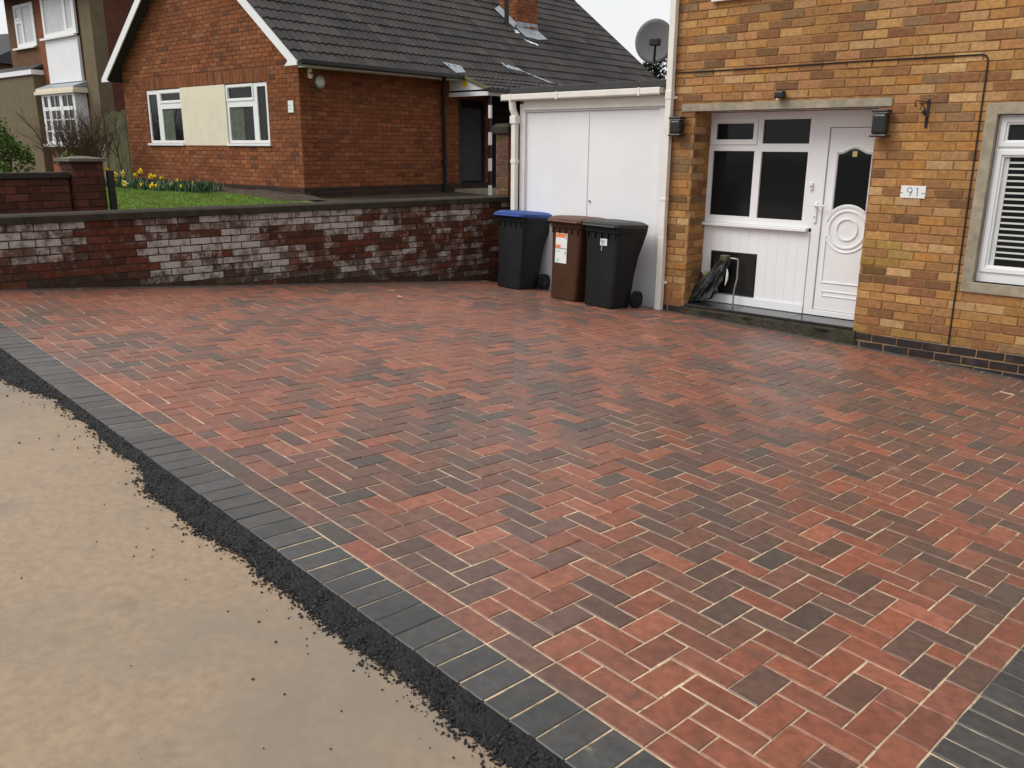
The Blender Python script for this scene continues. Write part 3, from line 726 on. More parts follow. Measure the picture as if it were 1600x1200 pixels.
# ---- things fixed to the house front
def lantern(x, z0, z1, label):
    t = thing('wall_lantern', label, 'wall light', (x, YF-.009, z0), 0, 'black lanterns beside the porch')
    h = z1-z0; w = .062
    MB().box(-.03, -.02, h*.3, .03, .012, h*.7).build('bracket', M['black_metal'], t)
    MB().box(-w, -.125, .022, w, -.021, h-.03).build('body', M['black_metal'], t, bevel=.022)
    MB().box(-w-.006, -.13, h-.024, w+.006, -.018, h).build('cap', M['black_metal'], t, bevel=.006)
    MB().box(-w-.006, -.13, 0, w+.006, -.018, .018).build('base', M['black_metal'], t, bevel=.006)
    MB().box(-w-.001, -.127, h-.030, w+.001, -.0205, h-.0245).build('trim', M['galv'], t)
    MB().box(-w-.001, -.127, .0185, w+.001, -.0205, .0215).build('trim', M['galv'], t)
    return t
lantern(-2.955, 1.628, 1.812, 'black rectangular wall lantern on the narrow brick pier next to the white downpipe')
lantern(-.955, 1.610, 1.832, 'black rectangular wall lantern to the right above the white front door')
t = thing('security_light', 'small black security light above the concrete lintel over the porch', 'light', (-1.898, YF-.008, 1.985))
MB().box(-.02, -.02, -.02, .02, .008, .02).build('bracket', M['black_metal'], t); MB().box(-.045, -.085, -.032, .045, -.0205, .034).build('body', M['black_plastic'], t, bevel=.014)
MB().cyl((-.012, -.07, -.044), (-.012, -.07, -.0325), .014, 12).build('sensor', M['lampglass'], t)
plate_o = MB().box(-.101, -.006, -.051, .101, 0, .051).build('number_plate', M['sticker_white'], bevel=.002)
plate_o.location = (-.645, YF-.0085, 1.164); tag(plate_o, 'white number plate reading 91 on the yellow brick wall', 'sign')
def stroke(pts, r, name, m, parent, y):
    """flat lettering stroke in the x,z plane"""
    mb_ = MB(); pts = [Vector((p[0], p[1])) for p in pts]
    L_, R_ = [], []
    for i, p in enumerate(pts):
        d = (pts[min(i+1, len(pts)-1)]-pts[max(i-1, 0)]).normalized(); n = Vector((-d.y, d.x))*r; L_.append(p+n); R_.append(p-n)
    for k in range(len(pts)-1):
        mb_.add([(R_[k].x, y, R_[k].y), (R_[k+1].x, y, R_[k+1].y), (L_[k+1].x, y, L_[k+1].y), (L_[k].x, y, L_[k].y),
                 (R_[k].x, y-.0012, R_[k].y), (R_[k+1].x, y-.0012, R_[k+1].y), (L_[k+1].x, y-.0012, L_[k+1].y), (L_[k].x, y-.0012, L_[k].y)],
                [(0, 1, 2, 3), (7, 6, 5, 4), (0, 4, 5, 1), (2, 6, 7, 3), (0, 3, 7, 4), (1, 5, 6, 2)])
    return mb_.build(name, m, parent)
nine = [(-.027+.019*math.cos(math.radians(a)), .017+.019*math.sin(math.radians(a))) for a in range(-60, 301, 15)]+[(-.0175, .0005), (-.027, -.034)]
stroke([(-.027+.019*math.cos(math.radians(a)), .016+.019*math.sin(math.radians(a))) for a in range(0, 361, 15)], .0028, 'digit', M['ink'], plate_o, -.0062)
stroke([(-.0085, .012), (-.012, -.004), (-.024, -.033)], .0028, 'digit', M['ink'], plate_o, -.0075)
stroke([(.022, .024), (.036, .034), (.036, -.034)], .0028, 'digit', M['ink'], plate_o, -.0062)
stroke([(-.098, -.008), (-.082, -.008)], .003, 'dash', M['ink'], plate_o, -.0062); stroke([(.072, -.008), (.096, -.008)], .003, 'dash', M['ink'], plate_o, -.0062)
t = thing('basket_bracket', 'black scrolled iron hanging basket bracket on the wall above the number plate', 'bracket', (-.612, YF-.008, 1.80))
MB().box(-.011, -.012, -.115, .011, 0, .112).build('back_bar', M['black_metal'], t, bevel=.002)
scr = [(0, -.012, .085), (0, -.30, .085)]+[(0, -.30-.022*math.sin(a), .063+.022*math.cos(a)) for a in [math.radians(d) for d in range(20, 250, 20)]]
MB().tube(scr, .0045, 6).build('arm', M['black_metal'], t)
crv = [(0, -.012-.19*(1-math.cos(a)), -.10+.17*math.sin(a)) for a in [math.radians(d) for d in range(0, 91, 9)]]
crv += [(0, -.202+.030*math.sin(a)+0, .045+.025*math.cos(a)) for a in [math.radians(d) for d in range(20, 200, 20)]]
MB().tube(crv, .004, 6).build('scroll', M['black_metal'], t)
MB().tube([(0, -.06, -.02), (0, -.115, .005), (0, -.09, .03)], [.004, .016, .003], 6).build('leaf_ornament', M['black_metal'], t)
cab = [(-3.20, YF-.013, 2.236), (-2.6, YF-.013, 2.232), (-2.0, YF-.013, 2.232), (-1.2, YF-.013, 2.236), (-.6, YF-.013, 2.232), (-.26, YF-.013, 2.230), (-.232, YF-.013, 2.222), (-.218, YF-.013, 2.203), (-.212, YF-.013, 2.17), (-.208, YF-.013, 1.6), (-.206, YF-.013, 1.0), (-.202, YF-.013, .4), (-.200, YF-.013, -.085)]
tag(MB().tube(cab, .0065, 6).build('cable', M['black_plastic'], smooth=True), 'thin black cable running across the yellow brick front and down beside the right window', 'cable')
# satellite dish on the flank
t = thing('satellite_dish', 'grey satellite dish on the side wall behind the white downpipe', 'satellite dish', (-3.60, 6.45, 2.605), math.radians(22))
rings = []
for k in range(7):
    r = .225*k/6; rings.append([Vector((r*math.cos(a)*.93, -.55*r*r-.0+.02, r*math.sin(a))) for a in [2*PI*i/28 for i in range(28)]])
mbd = MB(); mbd.loft(rings[1:], False); mbd.f.append(tuple(range(28)))
dsh = mbd.build('reflector', M['dish'], t, smooth=True)
so = dsh.modifiers.new('solid', 'SOLIDIFY'); so.thickness = .006
MB().tube([(0.0, .02, -.19), (.03, -.12, -.20), (.06, -.24, -.07)], .012, 8).build('arm', M['black_plastic'], t)
MB().box(.0, -.28, -.07, .11, -.20, .0).build('receiver', M['black_plastic'], t, bevel=.01)
MB().tube([(.05, .03, -.05), (.2, .05, -.05), (.44, .03, -.05)], .018, 8).build('mount', M['galv'], t)

# junk in the porch
sk = MB(); rings = []
for k in range(41):
    t_ = k/40; c = Vector((-2.475-.30*t_**1.1, YR-.080-.05*t_, .425-.475*t_)); w = .040+.125*t_**.75; d = .030+.055*t_
    if k > 36: w *= 1-.06*(k-36)
    rg = []
    for a in [2*PI*i/64 for i in range(64)]:
        fold = .20*math.sin(5*a+2.2*t_*2)*(.25+.75*t_)+.11*math.sin(11*a-5*t_)+.22*noise.noise(Vector((math.cos(a)*1.6, math.sin(a)*1.6, t_*5)))+.10*noise.noise(Vector((math.cos(a)*4, math.sin(a)*4, t_*11)))
        p = c+Vector((w*math.cos(a)*(1+fold), d*math.sin(a)*(1+fold*1.3), .05*t_*math.cos(a)*.6)); rg.append(Vector((p.x, min(p.y, YR-.008), max(p.z, -.054))))
    rings.append(rg)
o = tag(sk.loft(rings).build('sack', M['sack'], smooth=True), 'dark grey crumpled sack slumped in the corner of the porch step', 'sack')
MB().box(-2.53, YR-.115, .395, -2.445, YR-.045, .455).build('clip', M['olive'], o, bevel=.008)
tag(MB().tube([(-2.47, YR-.06, .425), (-2.40, YR-.06, .425), (-2.35, YR-.062, .42), (-2.345, YR-.065, .40), (-2.342, YR-.07, .22), (-2.352, YR-.08, .14), (-2.362, YR-.08, .08), (-2.36, YR-.08, -.053)], .009, 8).build('metal_rod', M['galv'], smooth=True),
    'bent grey metal rod standing on the step in front of the dark hatch', 'rod')
tag(MB().tube([(-2.445, YR-.10, .32), (-2.435, YR-.105, .27), (-2.438, YR-.105, .21), (-2.455, YR-.10, .15)], [.004, .012, .013, .004], 8).build('white_handle', M['white_wire'], smooth=True),
    'white curved handle sticking out of the dark sack', 'handle')
wv = MB().tube([(-2.735, YR-.03, .44), (-2.725, YR-.035, .40), (-2.722, YR-.04, .33), (-2.73, YR-.04, .27)], .006, 8).build('wire', M['white_wire'], smooth=True)
tag(wv, 'white wire with a yellow end hanging in the corner above the sack', 'wire')
MB().tube([(-2.73, YR-.04, .2695), (-2.732, YR-.042, .22), (-2.735, YR-.042, .19)], [.006, .013, .006], 8).build('plug', M['yellow_pl'], wv)
tl = thing('hand_tool', 'tool with dark red grip leaning in the corner of the porch', 'tool', (-2.755, YR-.06, -.055))
MB().tube([(0, 0, .0), (0, .02, .18)], .008, 8).build('shaft', M['black_metal'], tl); MB().tube([(0, .02, .181), (.004, .03, .28)], [.013, .016], 8).build('grip', M['red_pl'], tl)
MB().tube([(-.022, .012, .0), (-.025, .02, .30)], .012, 8).build('case', M['black_plastic'], tl)

# ------------------------------------------------------------------ garage
ga = thing('garage', 'white double door flat roofed garage between the house and the brick boundary wall', 'garage')
YG = 6.12; GX0, GX1 = -5.30, -3.165
mb = MB(); plate(mb, GX0+.17, GX1-.005, -.7, 2.02, [(-5.128, -3.272, -.69, 1.908)], YG, YG+.08); mb.build('door_frame', M['white_paint'], ga, bevel=.003)
dl = MB().box(-5.1255, YG+.022, -.30, -4.2095, YG+.06, 1.9055).build('door', M['white_paint'], ga, bevel=.003)
dr = MB().box(-4.2055, YG+.022, -.30, -3.2745, YG+.06, 1.9055).build('door', M['white_paint'], ga, bevel=.003)
MB().box(-4.221, YG+.012, -.28, -4.2, YG+.0215, 1.9).build('cover_strip', M['white_paint'], dl)
MB().cyl((-4.16, YG+.006, .93), (-4.16, YG+.0215, .93), .012, 10).build('lock', M['galv'], dr)
MB().box(GX0+.165, YG-.03, 1.93, GX1-.01, YG-.002, 2.035).build('fascia', M['offwhite'], ga, bevel=.003)
m = MB(); pr_ = [(-.001, 0), (-.10, 0), (-.112, .012), (-.112, .066), (-.104, .072), (-.10, .066), (-.10, .016), (-.001, .012)]
m.prism_x([(YG-.032+a, 2.035+b) for a, b in pr_], GX0-.10, GX1-.03)
for xx in (GX0-.10, GX1-.034): m.box(xx, YG-.144, 2.034, xx+.004, YG-.032, 2.104)
gu = m.build('gutter', M['offwhite'], ga, bevel=.002)
for xx in (-4.55, -3.45, -5.25): MB().box(xx-.012, YG-.148, 2.03, xx+.012, YG-.1442, 2.112).build('gutter_bracket', M['offwhite'], gu)
m = MB(); m.box(GX0-.005, YG-.05, .0, GX0+.012, YG-.04, .01)
m = MB(); xd, yd = GX0+.055, YG-.06
m.box(xd-.032, yd-.032, -.2, xd+.032, yd+.032, 1.80)
m.tube([(xd, yd, 1.80), (xd, yd, 1.88), (xd-.015, yd-.02, 1.94), (xd-.02, yd-.028, 2.035)], .042, 10); m.box(xd-.045, yd-.045, 1.78, xd+.045, yd+.045, 1.87); m.box(xd-.038, yd-.038, 1.33, xd+.038, yd+.038, 1.37)
m.build('downpipe', M['offwhite'], ga, bevel=.005)
MB().box(GX0+.09, YG-.012, -.6, GX0+.168, YG+.08, 2.0).build('door_post', M['offwhite'], ga, bevel=.003)
MB().box(GX0-.03, YG-.06, 2.112, GX1-.001, YG+5.4, 2.185).build('roof', M['felt'], ga, bevel=.01)
MB().box(GX0+.02, YG+.085, -.7, GX0+.12, YG+5.3, 2.108).build('side_wall', M['rmortar'], ga)
MB().box(GX0+.125, YG+5.2, -.7, GX1-.01, YG+5.3, 2.108).build('rear_wall', M['rmortar'], ga)

# ------------------------------------------------------------------ wheelie bins
def make_bin(label, loc, rz, body, lid, s=1.0):
    t = thing('wheelie_bin', label, 'wheelie bin', loc, rz, 'wheelie bins in front of the garage')
    W, D, H = .46*s, .51*s, .91*s
    m = MB(); m.loft([rrect(W*.80, D*.66, .04, .015, 0, -.045), rrect(W*.82, D*.68, .045, .05, 0, -.045), rrect(W*.86, D*.74, .045, H*.4, 0, -.03), rrect(W*.93, D*.90, .045, H*.80, 0, -.005), rrect(W*.95, D*.93, .045, H*.86, 0, 0)])
    b = m.build('body', body, t, smooth=True)
    m = MB(); m.loft([rrect(W*.965, D*.945, .045, H*.855), rrect(W*1.0, D*.985, .05, H*.865), rrect(W*1.02, D*1.0, .05, H*.93), rrect(W*.97, D*.96, .045, H*.93)]); m.build('rim', body, t, smooth=True)
    for k in range(5):
        x = -W*.38+k*W*.19; MB().box(x-.006, -D*.50, H*.80, x+.006, -D*.455, H*.857).build('rib', body, t)
    m = MB(); e = .04*s
    m.loft([rrect(W*1.04, D*1.06, .05, H*.922, 0, -.01), rrect(W*1.07, D*1.10, .055, H*.935, 0, -.012), rrect(W*1.06, D*1.09, .055, H*.965, 0, -.012), rrect(W*.92, D*.93, .07, H*.992, 0, -.005), rrect(W*.78, D*.76, .07, H*1.000, 0, 0), rrect(W*.70, D*.68, .07, H*.990, 0, 0)])
    ld = m.build('lid', lid, t, smooth=True)
    m = MB(); m.box(-W*.46, -D*.615, H*.925, W*.46, -D*.50, H*.945); m.build('lid_lip', lid, ld, bevel=.008)
    m = MB(); m.tube([(-W*.40, D*.5, H*.92), (-W*.40, D*.60, H*.945), (W*.40, D*.60, H*.945), (W*.40, D*.5, H*.92)], .014, 8); m.build('handle', body, t, smooth=True)
    for sx in (-1, 1):
        m = MB(); m.prism_x([(D*.46, H*.86), (D*.60, H*.95), (D*.56, H*.86), (D*.36, H*.62)], sx*W*.40-.012, sx*W*.40+.012); m.build('bracket', body, t)
        m = MB(); m.tube([(sx*(W*.42), D*.35, .095), (sx*(W*.42+.045), D*.35, .095)], .092, 24); wh = m.build('wheel', M['rubber'], t, smooth=True)
        MB().cyl((sx*(W*.42+.0455), D*.35, .095), (sx*(W*.42+.053), D*.35, .095), .045, 18).build('hub', M['black_plastic'], wh)
    MB().cyl((-W*.42, D*.35, .095), (W*.42, D*.35, .095), .012, 10).build('axle', M['black_metal'], t)
    MB().box(-W*.36, D*.20, .03, W*.36, D*.30, .20).build('wheel_housing', body, t, bevel=.02)
    return t, W, D, H
def yfront(D, H, z):
    zz = [(.05, -.045-D*.34), (H*.4, -.03-D*.37), (H*.80, -.005-D*.45), (H*.86, -D*.465)]
    for (a, b), (c, d) in zip(zz, zz[1:]):
        if a <= z <= c: return b+(d-b)*(z-a)/(c-a)
    return zz[-1][1]
b1, W, D, H = make_bin('charcoal wheelie bin with a bright blue lid beside the brick boundary wall', (-4.96, 5.86, 0), math.radians(-1), M['bin_grey'], M['lid_blue'], 1.0)
b2, W, D, H = make_bin('brown wheelie bin with orange and green stickers between the two dark bins', (-3.985, 5.69, 0), math.radians(-3), M['bin_brown'], M['lid_brown'], 1.0)
b3, W, D, H = make_bin('black wheelie bin with black lid and a small white sticker next to the downpipe', (-3.475, 5.64, 0), math.radians(-1), M['bin_black'], M['lid_black'], 1.0)
for b in (b1, b2, b3):
    x, y = b.location.x, b.location.y; b.location.z = gz(x, y-.1)-.012
    n = gn(x, y); b.rotation_euler = (Matrix.Rotation(0, 3, 'Z') @ Vector((0, 0, 1)).rotation_difference(n).to_matrix() @ Euler((0, 0, b.rotation_euler.z)).to_matrix()).to_euler()
def sticker(parent, x0, x1, z0, z1, m, name='sticker', lift=.0015):
    y0, y1 = yfront(D, H, z0)-lift, yfront(D, H, z1)-lift
    v = [(x0, y0, z0), (x1, y0, z0), (x1, y1, z1), (x0, y1, z1)]; v += [(a, b+.001, c) for a, b, c in v]
    return MB().add(v, [(0, 1, 2, 3), (7, 6, 5, 4), (0, 4, 5, 1), (2, 6, 7, 3), (0, 3, 7, 4), (1, 5, 6, 2)]).build(name, m, parent)
bd = [c for c in b2.children if c.name.startswith('body')][0]
X0 = -.135
s1 = sticker(bd, X0, X0+.165, .565, .725, M['sticker_white']); s2 = sticker(bd, X0, X0+.165, .405, .558, M['sticker_white'])
sticker(bd, X0+.005, X0+.135, .68, .72, M['sticker_orange'], 'print', .0035); sticker(bd, X0+.005, X0+.075, .57, .60, M['sticker_orange'], 'print', .0035)
sticker(bd, X0+.145, X0+.152, .665, .712, M['ink'], 'print', .0035)
sticker(bd, X0+.02, X0+.045, .527, .54, M['sticker_green'], 'print', .0035); sticker(bd, X0+.055, X0+.075, .527, .54, M['sticker_green'], 'print', .0035)
sticker(bd, X0+.02, X0+.062, .42, .452, M['sticker_green'], 'print', .0035); sticker(bd, X0+.14, X0+.15, .505, .535, M['ink'], 'print', .0035)
bd = [c for c in b3.children if c.name.startswith('body')][0]
s3 = sticker(bd, -.012, .075, .655, .725, M['sticker_white']); sticker(bd, .004, .017, .60, .662, M['sticker_blue'], 'print', .0035)
yb = yfront(D, H, .69)-.0045
stroke([(.012+.010*math.cos(math.radians(a)), .697+.010*math.sin(math.radians(a))) for a in range(0, 361, 30)]+[(.02, .686), (.014, .668)], .0028, 'digit', M['sticker_blue'], bd, yb-.002)
stroke([(.033, .705), (.040, .712), (.040, .670)], .0030, 'digit', M['faint_ink'], bd, yb-.002)

# ------------------------------------------------------------------ boundary wall with lime bloom
bw_t = thing('boundary_wall', 'low red brick boundary wall with white lime stains and dark coping along the driveway', 'wall')
WA = PI/2-WG                      # direction of the wall face (pointing away from the road)
wo = Vector((wallx(0), 0, 0)); we = Vector((math.cos(WA), math.sin(WA), 0)); wnrm = Vector((math.sin(WA), -math.cos(WA), 0))
S0, S1 = -.9, 6.90; ZT = .846
def wpt(s, d, z): return wo+we*s-wnrm*d+Vector((0, 0, z))     # d into the wall
m = MB()
q0 = [wpt(S0, 0, -.9), wpt(S1, 0, -.9), wpt(S1, .22, -.9), wpt(S0, .22, -.9), wpt(S0, 0, ZT), wpt(S1, 0, ZT), wpt(S1, .22, ZT), wpt(S0, .22, ZT)]
m.add(q0, [(0,3,2,1),(4,5,6,7),(0,1,5,4),(1,2,6,5),(2,3,7,6),(3,0,4,7)])
core = m.build('core', M['wmortar'], bw_t)
CW, PW = .0690, .2070
def gs(s): p = wpt(s, 0, 0); return gz(p.x, p.y)
blobs = [(.2, 1.45, .52, .85, .9), (1.3, 2.0, .50, .80, .35), (1.8, 3.35, .22, .86, .95), (3.0, 4.3, .62, .86, .95), (3.1, 4.8, .54, .78, .75), (3.0, 4.6, .14, .34, .62), (4.1, 5.35, .56, .82, .78), (4.3, 5.4, .02, .22, .6), (5.1, 6.0, .58, .80, .62), (2.5, 3.2, .12, .5, .7), (5.2, 5.6, .3, .5, .3), (.6, 1.2, .48, .6, .5)]
reds = [(3.15, 3.75, .50, .67), (3.95, 4.75, .36, .56), (1.32, 1.88, .1, .9), (4.9, 5.15, .4, .75), (2.0, 2.25, .66, .80)]
def wcol(bk, c):
    s, z = (bk[0]+bk[1])/2, (bk[2]+bk[3])/2; w = 0
    for a, b, p, q_, k in blobs:
        e = min(1, max(0, min(s-a, b-s)/.22+.35))*min(1, max(0, min(z-p, q_-z)/.07+.45)); w = max(w, k*e)
    for a, b, p, q_ in reds:
        e = min(1, max(0, min(s-a, b-s)/.15+.4))*min(1, max(0, min(z-p, q_-z)/.05+.4)); w *= 1-.92*e
    if 1.75 < s < 6.05 and z-gs(s) > .05 and not any(a < s < b and p < z < q_ for a, b, p, q_ in reds): w = max(w, rnd.uniform(.34, .62) if s < 5 else rnd.uniform(.15, .45))
    w *= (.62+.6*rnd.random())*(1+.8*noise.noise(Vector((s*2.6, z*6, 4))))
    if rnd.random() < .10: w *= .35
    if w < .2 and s > 1.85 and z-gs(s) > .15 and rnd.random() < .16: w = rnd.uniform(.4, .7)
    b = rnd.choice([(.105, .033, .018), (.092, .030, .017), (.120, .037, .020), (.080, .028, .017), (.068, .027, .018)]); k = rnd.uniform(.8, 1.15)
    if w > .3: b = tuple((1-.75*min(w, 1))*x+.75*min(w, 1)*y for x, y in zip(b, (.175, .145, .125)))
    d = z-gs(s)
    if d+.10*noise.noise(Vector((s*1.7, 3, 1))) < .13 and rnd.random() < .8: b = tuple(.35*x+.65*y for x, y in zip(b, (.045, .036, .024))); w *= .6
    return (*[x*k for x in b], 1-min(w, 1)*.66)
bl = brick_list(S0, S1, ZT-22*CW, 22, CW, PW, [], zmin=lambda s: gs(s)-.02, off=.03)
lay(bl, core, WA, wo, M['wbrick'], wcol, proud=.006, depth=.04)
L_ = .91; k = 0; s = S0-.03
while s < S1+.02:
    e = min(s+L_-.006, S1+.05); m = MB(); q0 = []
    for z_ in (ZT+.002, ZT+.058): q0 += [wpt(s, -.045, z_), wpt(e, -.045, z_), wpt(e, .265, z_), wpt(s, .265, z_)]
    q0 += [wpt(s+.004, -.012, ZT+.072), wpt(e-.004, -.012, ZT+.072), wpt(e-.004, .232, ZT+.072), wpt(s+.004, .232, ZT+.072)]
    m.add(q0, [(0,3,2,1),(0,1,5,4),(1,2,6,5),(2,3,7,6),(3,0,4,7),(4,5,9,8),(5,6,10,9),(6,7,11,10),(7,4,8,11),(8,9,10,11)])
    m.build('coping_stone', M['coping'], bw_t); s += L_; k += 1
# brick pier on the far end of the wall
ps0, ps1, pd = 6.44, 6.78, .23
m = MB(); q0 = []
for z_ in (ZT+.074, 1.68): q0 += [wpt(ps0, -.02, z_), wpt(ps1, -.02, z_), wpt(ps1, pd-.02, z_), wpt(ps0, pd-.02, z_)]
m.add(q0, [(0,3,2,1),(4,5,6,7),(0,1,5,4),(1,2,6,5),(2,3,7,6),(3,0,4,7)]); pier = m.build('pier', M['pmortar'], bw_t)
bl = [(a, b, c, d, e) for a, b, c, d, e in brick_list(ps0, ps1, ZT+.076, 11, .073, .207, [], off=ps0-.05)]
lay(bl, pier, WA, wo+wnrm*.02, M['rbrick'], lambda b, c: (*[x*rnd.uniform(.8, 1.1) for x in (.25, .075, .032)], 1), proud=.003)
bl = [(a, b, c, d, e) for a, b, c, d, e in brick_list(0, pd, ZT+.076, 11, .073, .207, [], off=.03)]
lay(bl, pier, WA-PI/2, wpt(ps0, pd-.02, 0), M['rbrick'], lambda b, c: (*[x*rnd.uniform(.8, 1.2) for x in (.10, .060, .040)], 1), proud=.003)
m = MB(); q0 = []
for (z_, g_) in ((1.682, .04), (1.76, .04), (1.80, 0.)): q0 += [wpt(ps0-g_, -.02-g_, z_), wpt(ps1+g_, -.02-g_, z_), wpt(ps1+g_, pd-.02+g_, z_), wpt(ps0-g_, pd-.02+g_, z_)]
m.add(q0, [(0,3,2,1),(0,1,5,4),(1,2,6,5),(2,3,7,6),(3,0,4,7),(4,5,9,8),(5,6,10,9),(6,7,11,10),(7,4,8,11),(8,9,10,11)]); m.build('cap_stone', M['coping'], bw_t)

# ------------------------------------------------------------------ bungalow next door
TH = .036; BO = Vector((-11.03, 7.0, 0))
bg_t = thing('bungalow', 'red brick bungalow with a steep dark tiled roof behind the boundary wall', 'bungalow', BO, TH)
BM = Matrix.Translation(BO) @ Matrix.Rotation(TH, 4, 'Z')
BW, BL, EZ = 6.17, 11.6, 2.83; TAN = .781; XC = -BW/2; RZ = EZ+.02+(BW/2+.33)*TAN
zroof = lambda x: 2.87-TAN*(x-.35)
def gspan(z):
    if z < EZ+.10: return (-BW, 0)
    xr = (2.87-.06-z)/TAN+.35; return (2*XC-xr, xr)
G_OP = [(-5.235, -.93, 1.535, 2.61)]
m = MB(); plate(m, -BW, 0, .1, EZ+.2, [(-5.229, -.934, 1.559, 2.601)], .002, .24); m.prism_y([(-BW, EZ+.2), (0, EZ+.2), (XC, RZ-.12)], .002, .24); gw = m.build('gable_wall', M['rmortar'], bg_t); MB().box(-5.3, .245, 1.5, -.85, .26, 2.65).build('room_back', M['flap'], bg_t)
CB, PB = .0755, .2250
bl = brick_list(-BW, 0, .815, 58, CB, PB, G_OP+[(-5.3, -.86, 2.61, 2.825)], spanf=gspan, off=0)
lay(bl, gw, 0, (0, 0.002, 0), M['rbrick'], rcol, root=BM, limit=190)
sol = [(-5.3+i*.0755+.004, -5.3+(i+1)*.0755-.004, 2.612, 2.822, False) for i in range(int(4.44/.0755))]
lay(sol, gw, 0, (0, 0.002, 0), M['rbrick'], rcol, name='soldier_brick', root=BM, limit=0)
bl = brick_list(-BW, 0, .815-5*CB, 5, CB, PB, [], off=.05)
DKP = lambda b, c: (*[x*rnd.uniform(.8, 1.2) for x in (.040, .030, .026)], 1)
lay(bl, gw, 0, (0, 0.002, 0), M['rbrick'], DKP, name='plinth_brick', root=BM, limit=0)
m = MB(); plate(m, .30, BL, .1, EZ+.15, [(3.84, 4.68, .74, 2.46)], -.002, .24)
sw = m.build('side_wall', M['rmortar'], bg_t); sw.rotation_euler = (0, 0, PI/2); sw.data.transform(Matrix.Identity(4))
m2 = MB().box(.0, -.002, .1, .30, .24, EZ+.15)
S_OP = [(3.84, 4.68, .74, 2.46)]
bl = brick_list(.002, 7.0, .815, 27, CB, PB, S_OP, off=.1125)
SW = BM @ Matrix.Rotation(PI/2, 4, 'Z')
scol = lambda b, c: (*[x*1.0 for x in rcol(b, c)[:3]], 1)
lay(bl, sw, 0, (0, -.002, 0), M['rbrick'], scol, root=SW, limit=110)
bl = brick_list(.002, 7.0, .815-5*CB, 5, CB, PB, [], off=.05)
lay(bl, sw, 0, (0, -.002, 0), M['rbrick'], DKP, name='plinth_brick', root=SW, limit=0)
m = MB(); m.box(-BW, .242, .1, -BW+.2, BL, EZ+.1); m.build('side_wall', M['rmortar'], bg_t)
m = MB(); m.prism_y([(-BW+.01, .1), (-.25, .1), (-.25, EZ+.1), (XC, RZ-.12), (-BW+.01, EZ+.1)], BL-.25, BL-.01); m.build('rear_wall', M['rmortar'], bg_t)
# gable windows: one wide frame with a cream panel in the middle
y0 = .035
zt, zb = 2.600, 1.560
lw = [(-5.165, -4.83, zb+.055, zt-.085), (-4.66, -3.905, 2.385, zt-.085), (-4.66, -3.905, zb+.055, 2.225)]
rw = [(-2.195, -1.42, 2.355, zt-.065), (-2.195, -1.42, zb+.055, 2.20), (-1.27, -1.005, zb+.055, zt-.07)]
wl1 = window(bg_t, -5.228, -3.85, zb, zt, lw, y0-.02, M['upvc'], [M['glass'], M['glass'], M['glass']], [(-4.71, -3.855, 2.335, zt-.035)])
wl2 = window(bg_t, -2.262, -.935, zb, zt, rw, y0-.02, M['upvc'], [M['glass'], M['glass'], M['glass']], [(-2.245, -1.37, 2.305, zt-.015)])
for w_, a, b in ((wl1, -5.28, -3.84), (wl2, -2.27, -.885)): MB().box(a, -.045, zb-.045, b, y0+.03, zb-.002).build('sill', M['upvc'], w_, bevel=.004)
for w_, a, b in ((wl1, -4.655, -4.25), (wl2, -2.19, -1.75)):
    MB().box(a, y0-.0005, zb+.058, b, y0+.0025, 2.20).build('curtain', M['curtain'], w_)
for (a, b, c, d) in (rw[2], (-1.74, -1.425, zb+.06, 2.195)):                         # leaded diamonds on the right window
    m = MB(); st_ = .11
    k = -30
    while k < 60:
        for sg in (1, -1):
            pts = []
            x_ = a
            z0_ = c+k*st_*1.5
            p = (a, z0_) if sg > 0 else (a, z0_)
            zA, zB = z0_, z0_+sg*(b-a)*1.5
            t0, t1 = 0., 1.
            dz = zB-zA
            lo, hi = (c-zA)/dz, (d-zA)/dz
            t0, t1 = max(0, min(lo, hi)), min(1, max(lo, hi))
            if t1-t0 > .02: m.tube([(a+(b-a)*t0, y0+.0025, zA+dz*t0), (a+(b-a)*t1, y0+.0025, zA+dz*t1)], .0028, 4)
        k += 1
    if m.v: m.build('lead_lattice', M['ink'], wl2)
MB().box(-3.848, y0-.045, zb-.040, -2.264, y0+.05, zt+.005).build('infill_panel', M['cream_paint'], bg_t, bevel=.003)
# bargeboards and soffits
xo = .35; xe = 2*XC-xo
for sgn in (1, -1):
    f = (lambda x: x) if sgn > 0 else (lambda x: 2*XC-x)
    xa, xb = (xo+.02), XC
    poly = [(f(xa), zroof(xa)-.17), (f(xa), zroof(xa)+.02), (f(xb), zroof(xb)+.0), (f(xb), zroof(xb)-.20)]
    if sgn > 0: poly = [(f(.02), 2.785), (f(xo+.01), 2.785), (f(xo+.01), 2.85), (f(xb), zroof(xb)-.02), (f(xb), zroof(xb)-.20), (f(.12), zroof(.12)-.19)]
    else: poly = [(f(.05), 2.80), (f(xo+.01), 2.80), (f(xo+.01), 2.86), (f(xb), zroof(xb)-.02), (f(xb), zroof(xb)-.20), (f(.14), zroof(.14)-.20)]
    m = MB(); m.prism_y(poly, -.285, -.262); m.build('bargeboard', M['cream_paint' if 0 else 'white_paint'], bg_t)
    m = MB(); m.prism_y([(f(xo), zroof(xo)-.02), (f(XC), zroof(XC)-.02), (f(XC), zroof(XC)-.055), (f(xo), zroof(xo)-.055)], -.2615, BL+.25)
    m.build('roof_deck', M['felt'], bg_t)
MB().box(.004, .0, 2.785, .335, BL+.2, 2.800).build('soffit', M['white_paint'], bg_t)
MB().box(.3355, -.26, 2.775, .352, 3.58, 2.865).build('fascia', M['white_paint'], bg_t)
MB().box(.3355, 7.3, 2.775, .352, BL+.2, 2.865).build('fascia', M['white_paint'], bg_t)
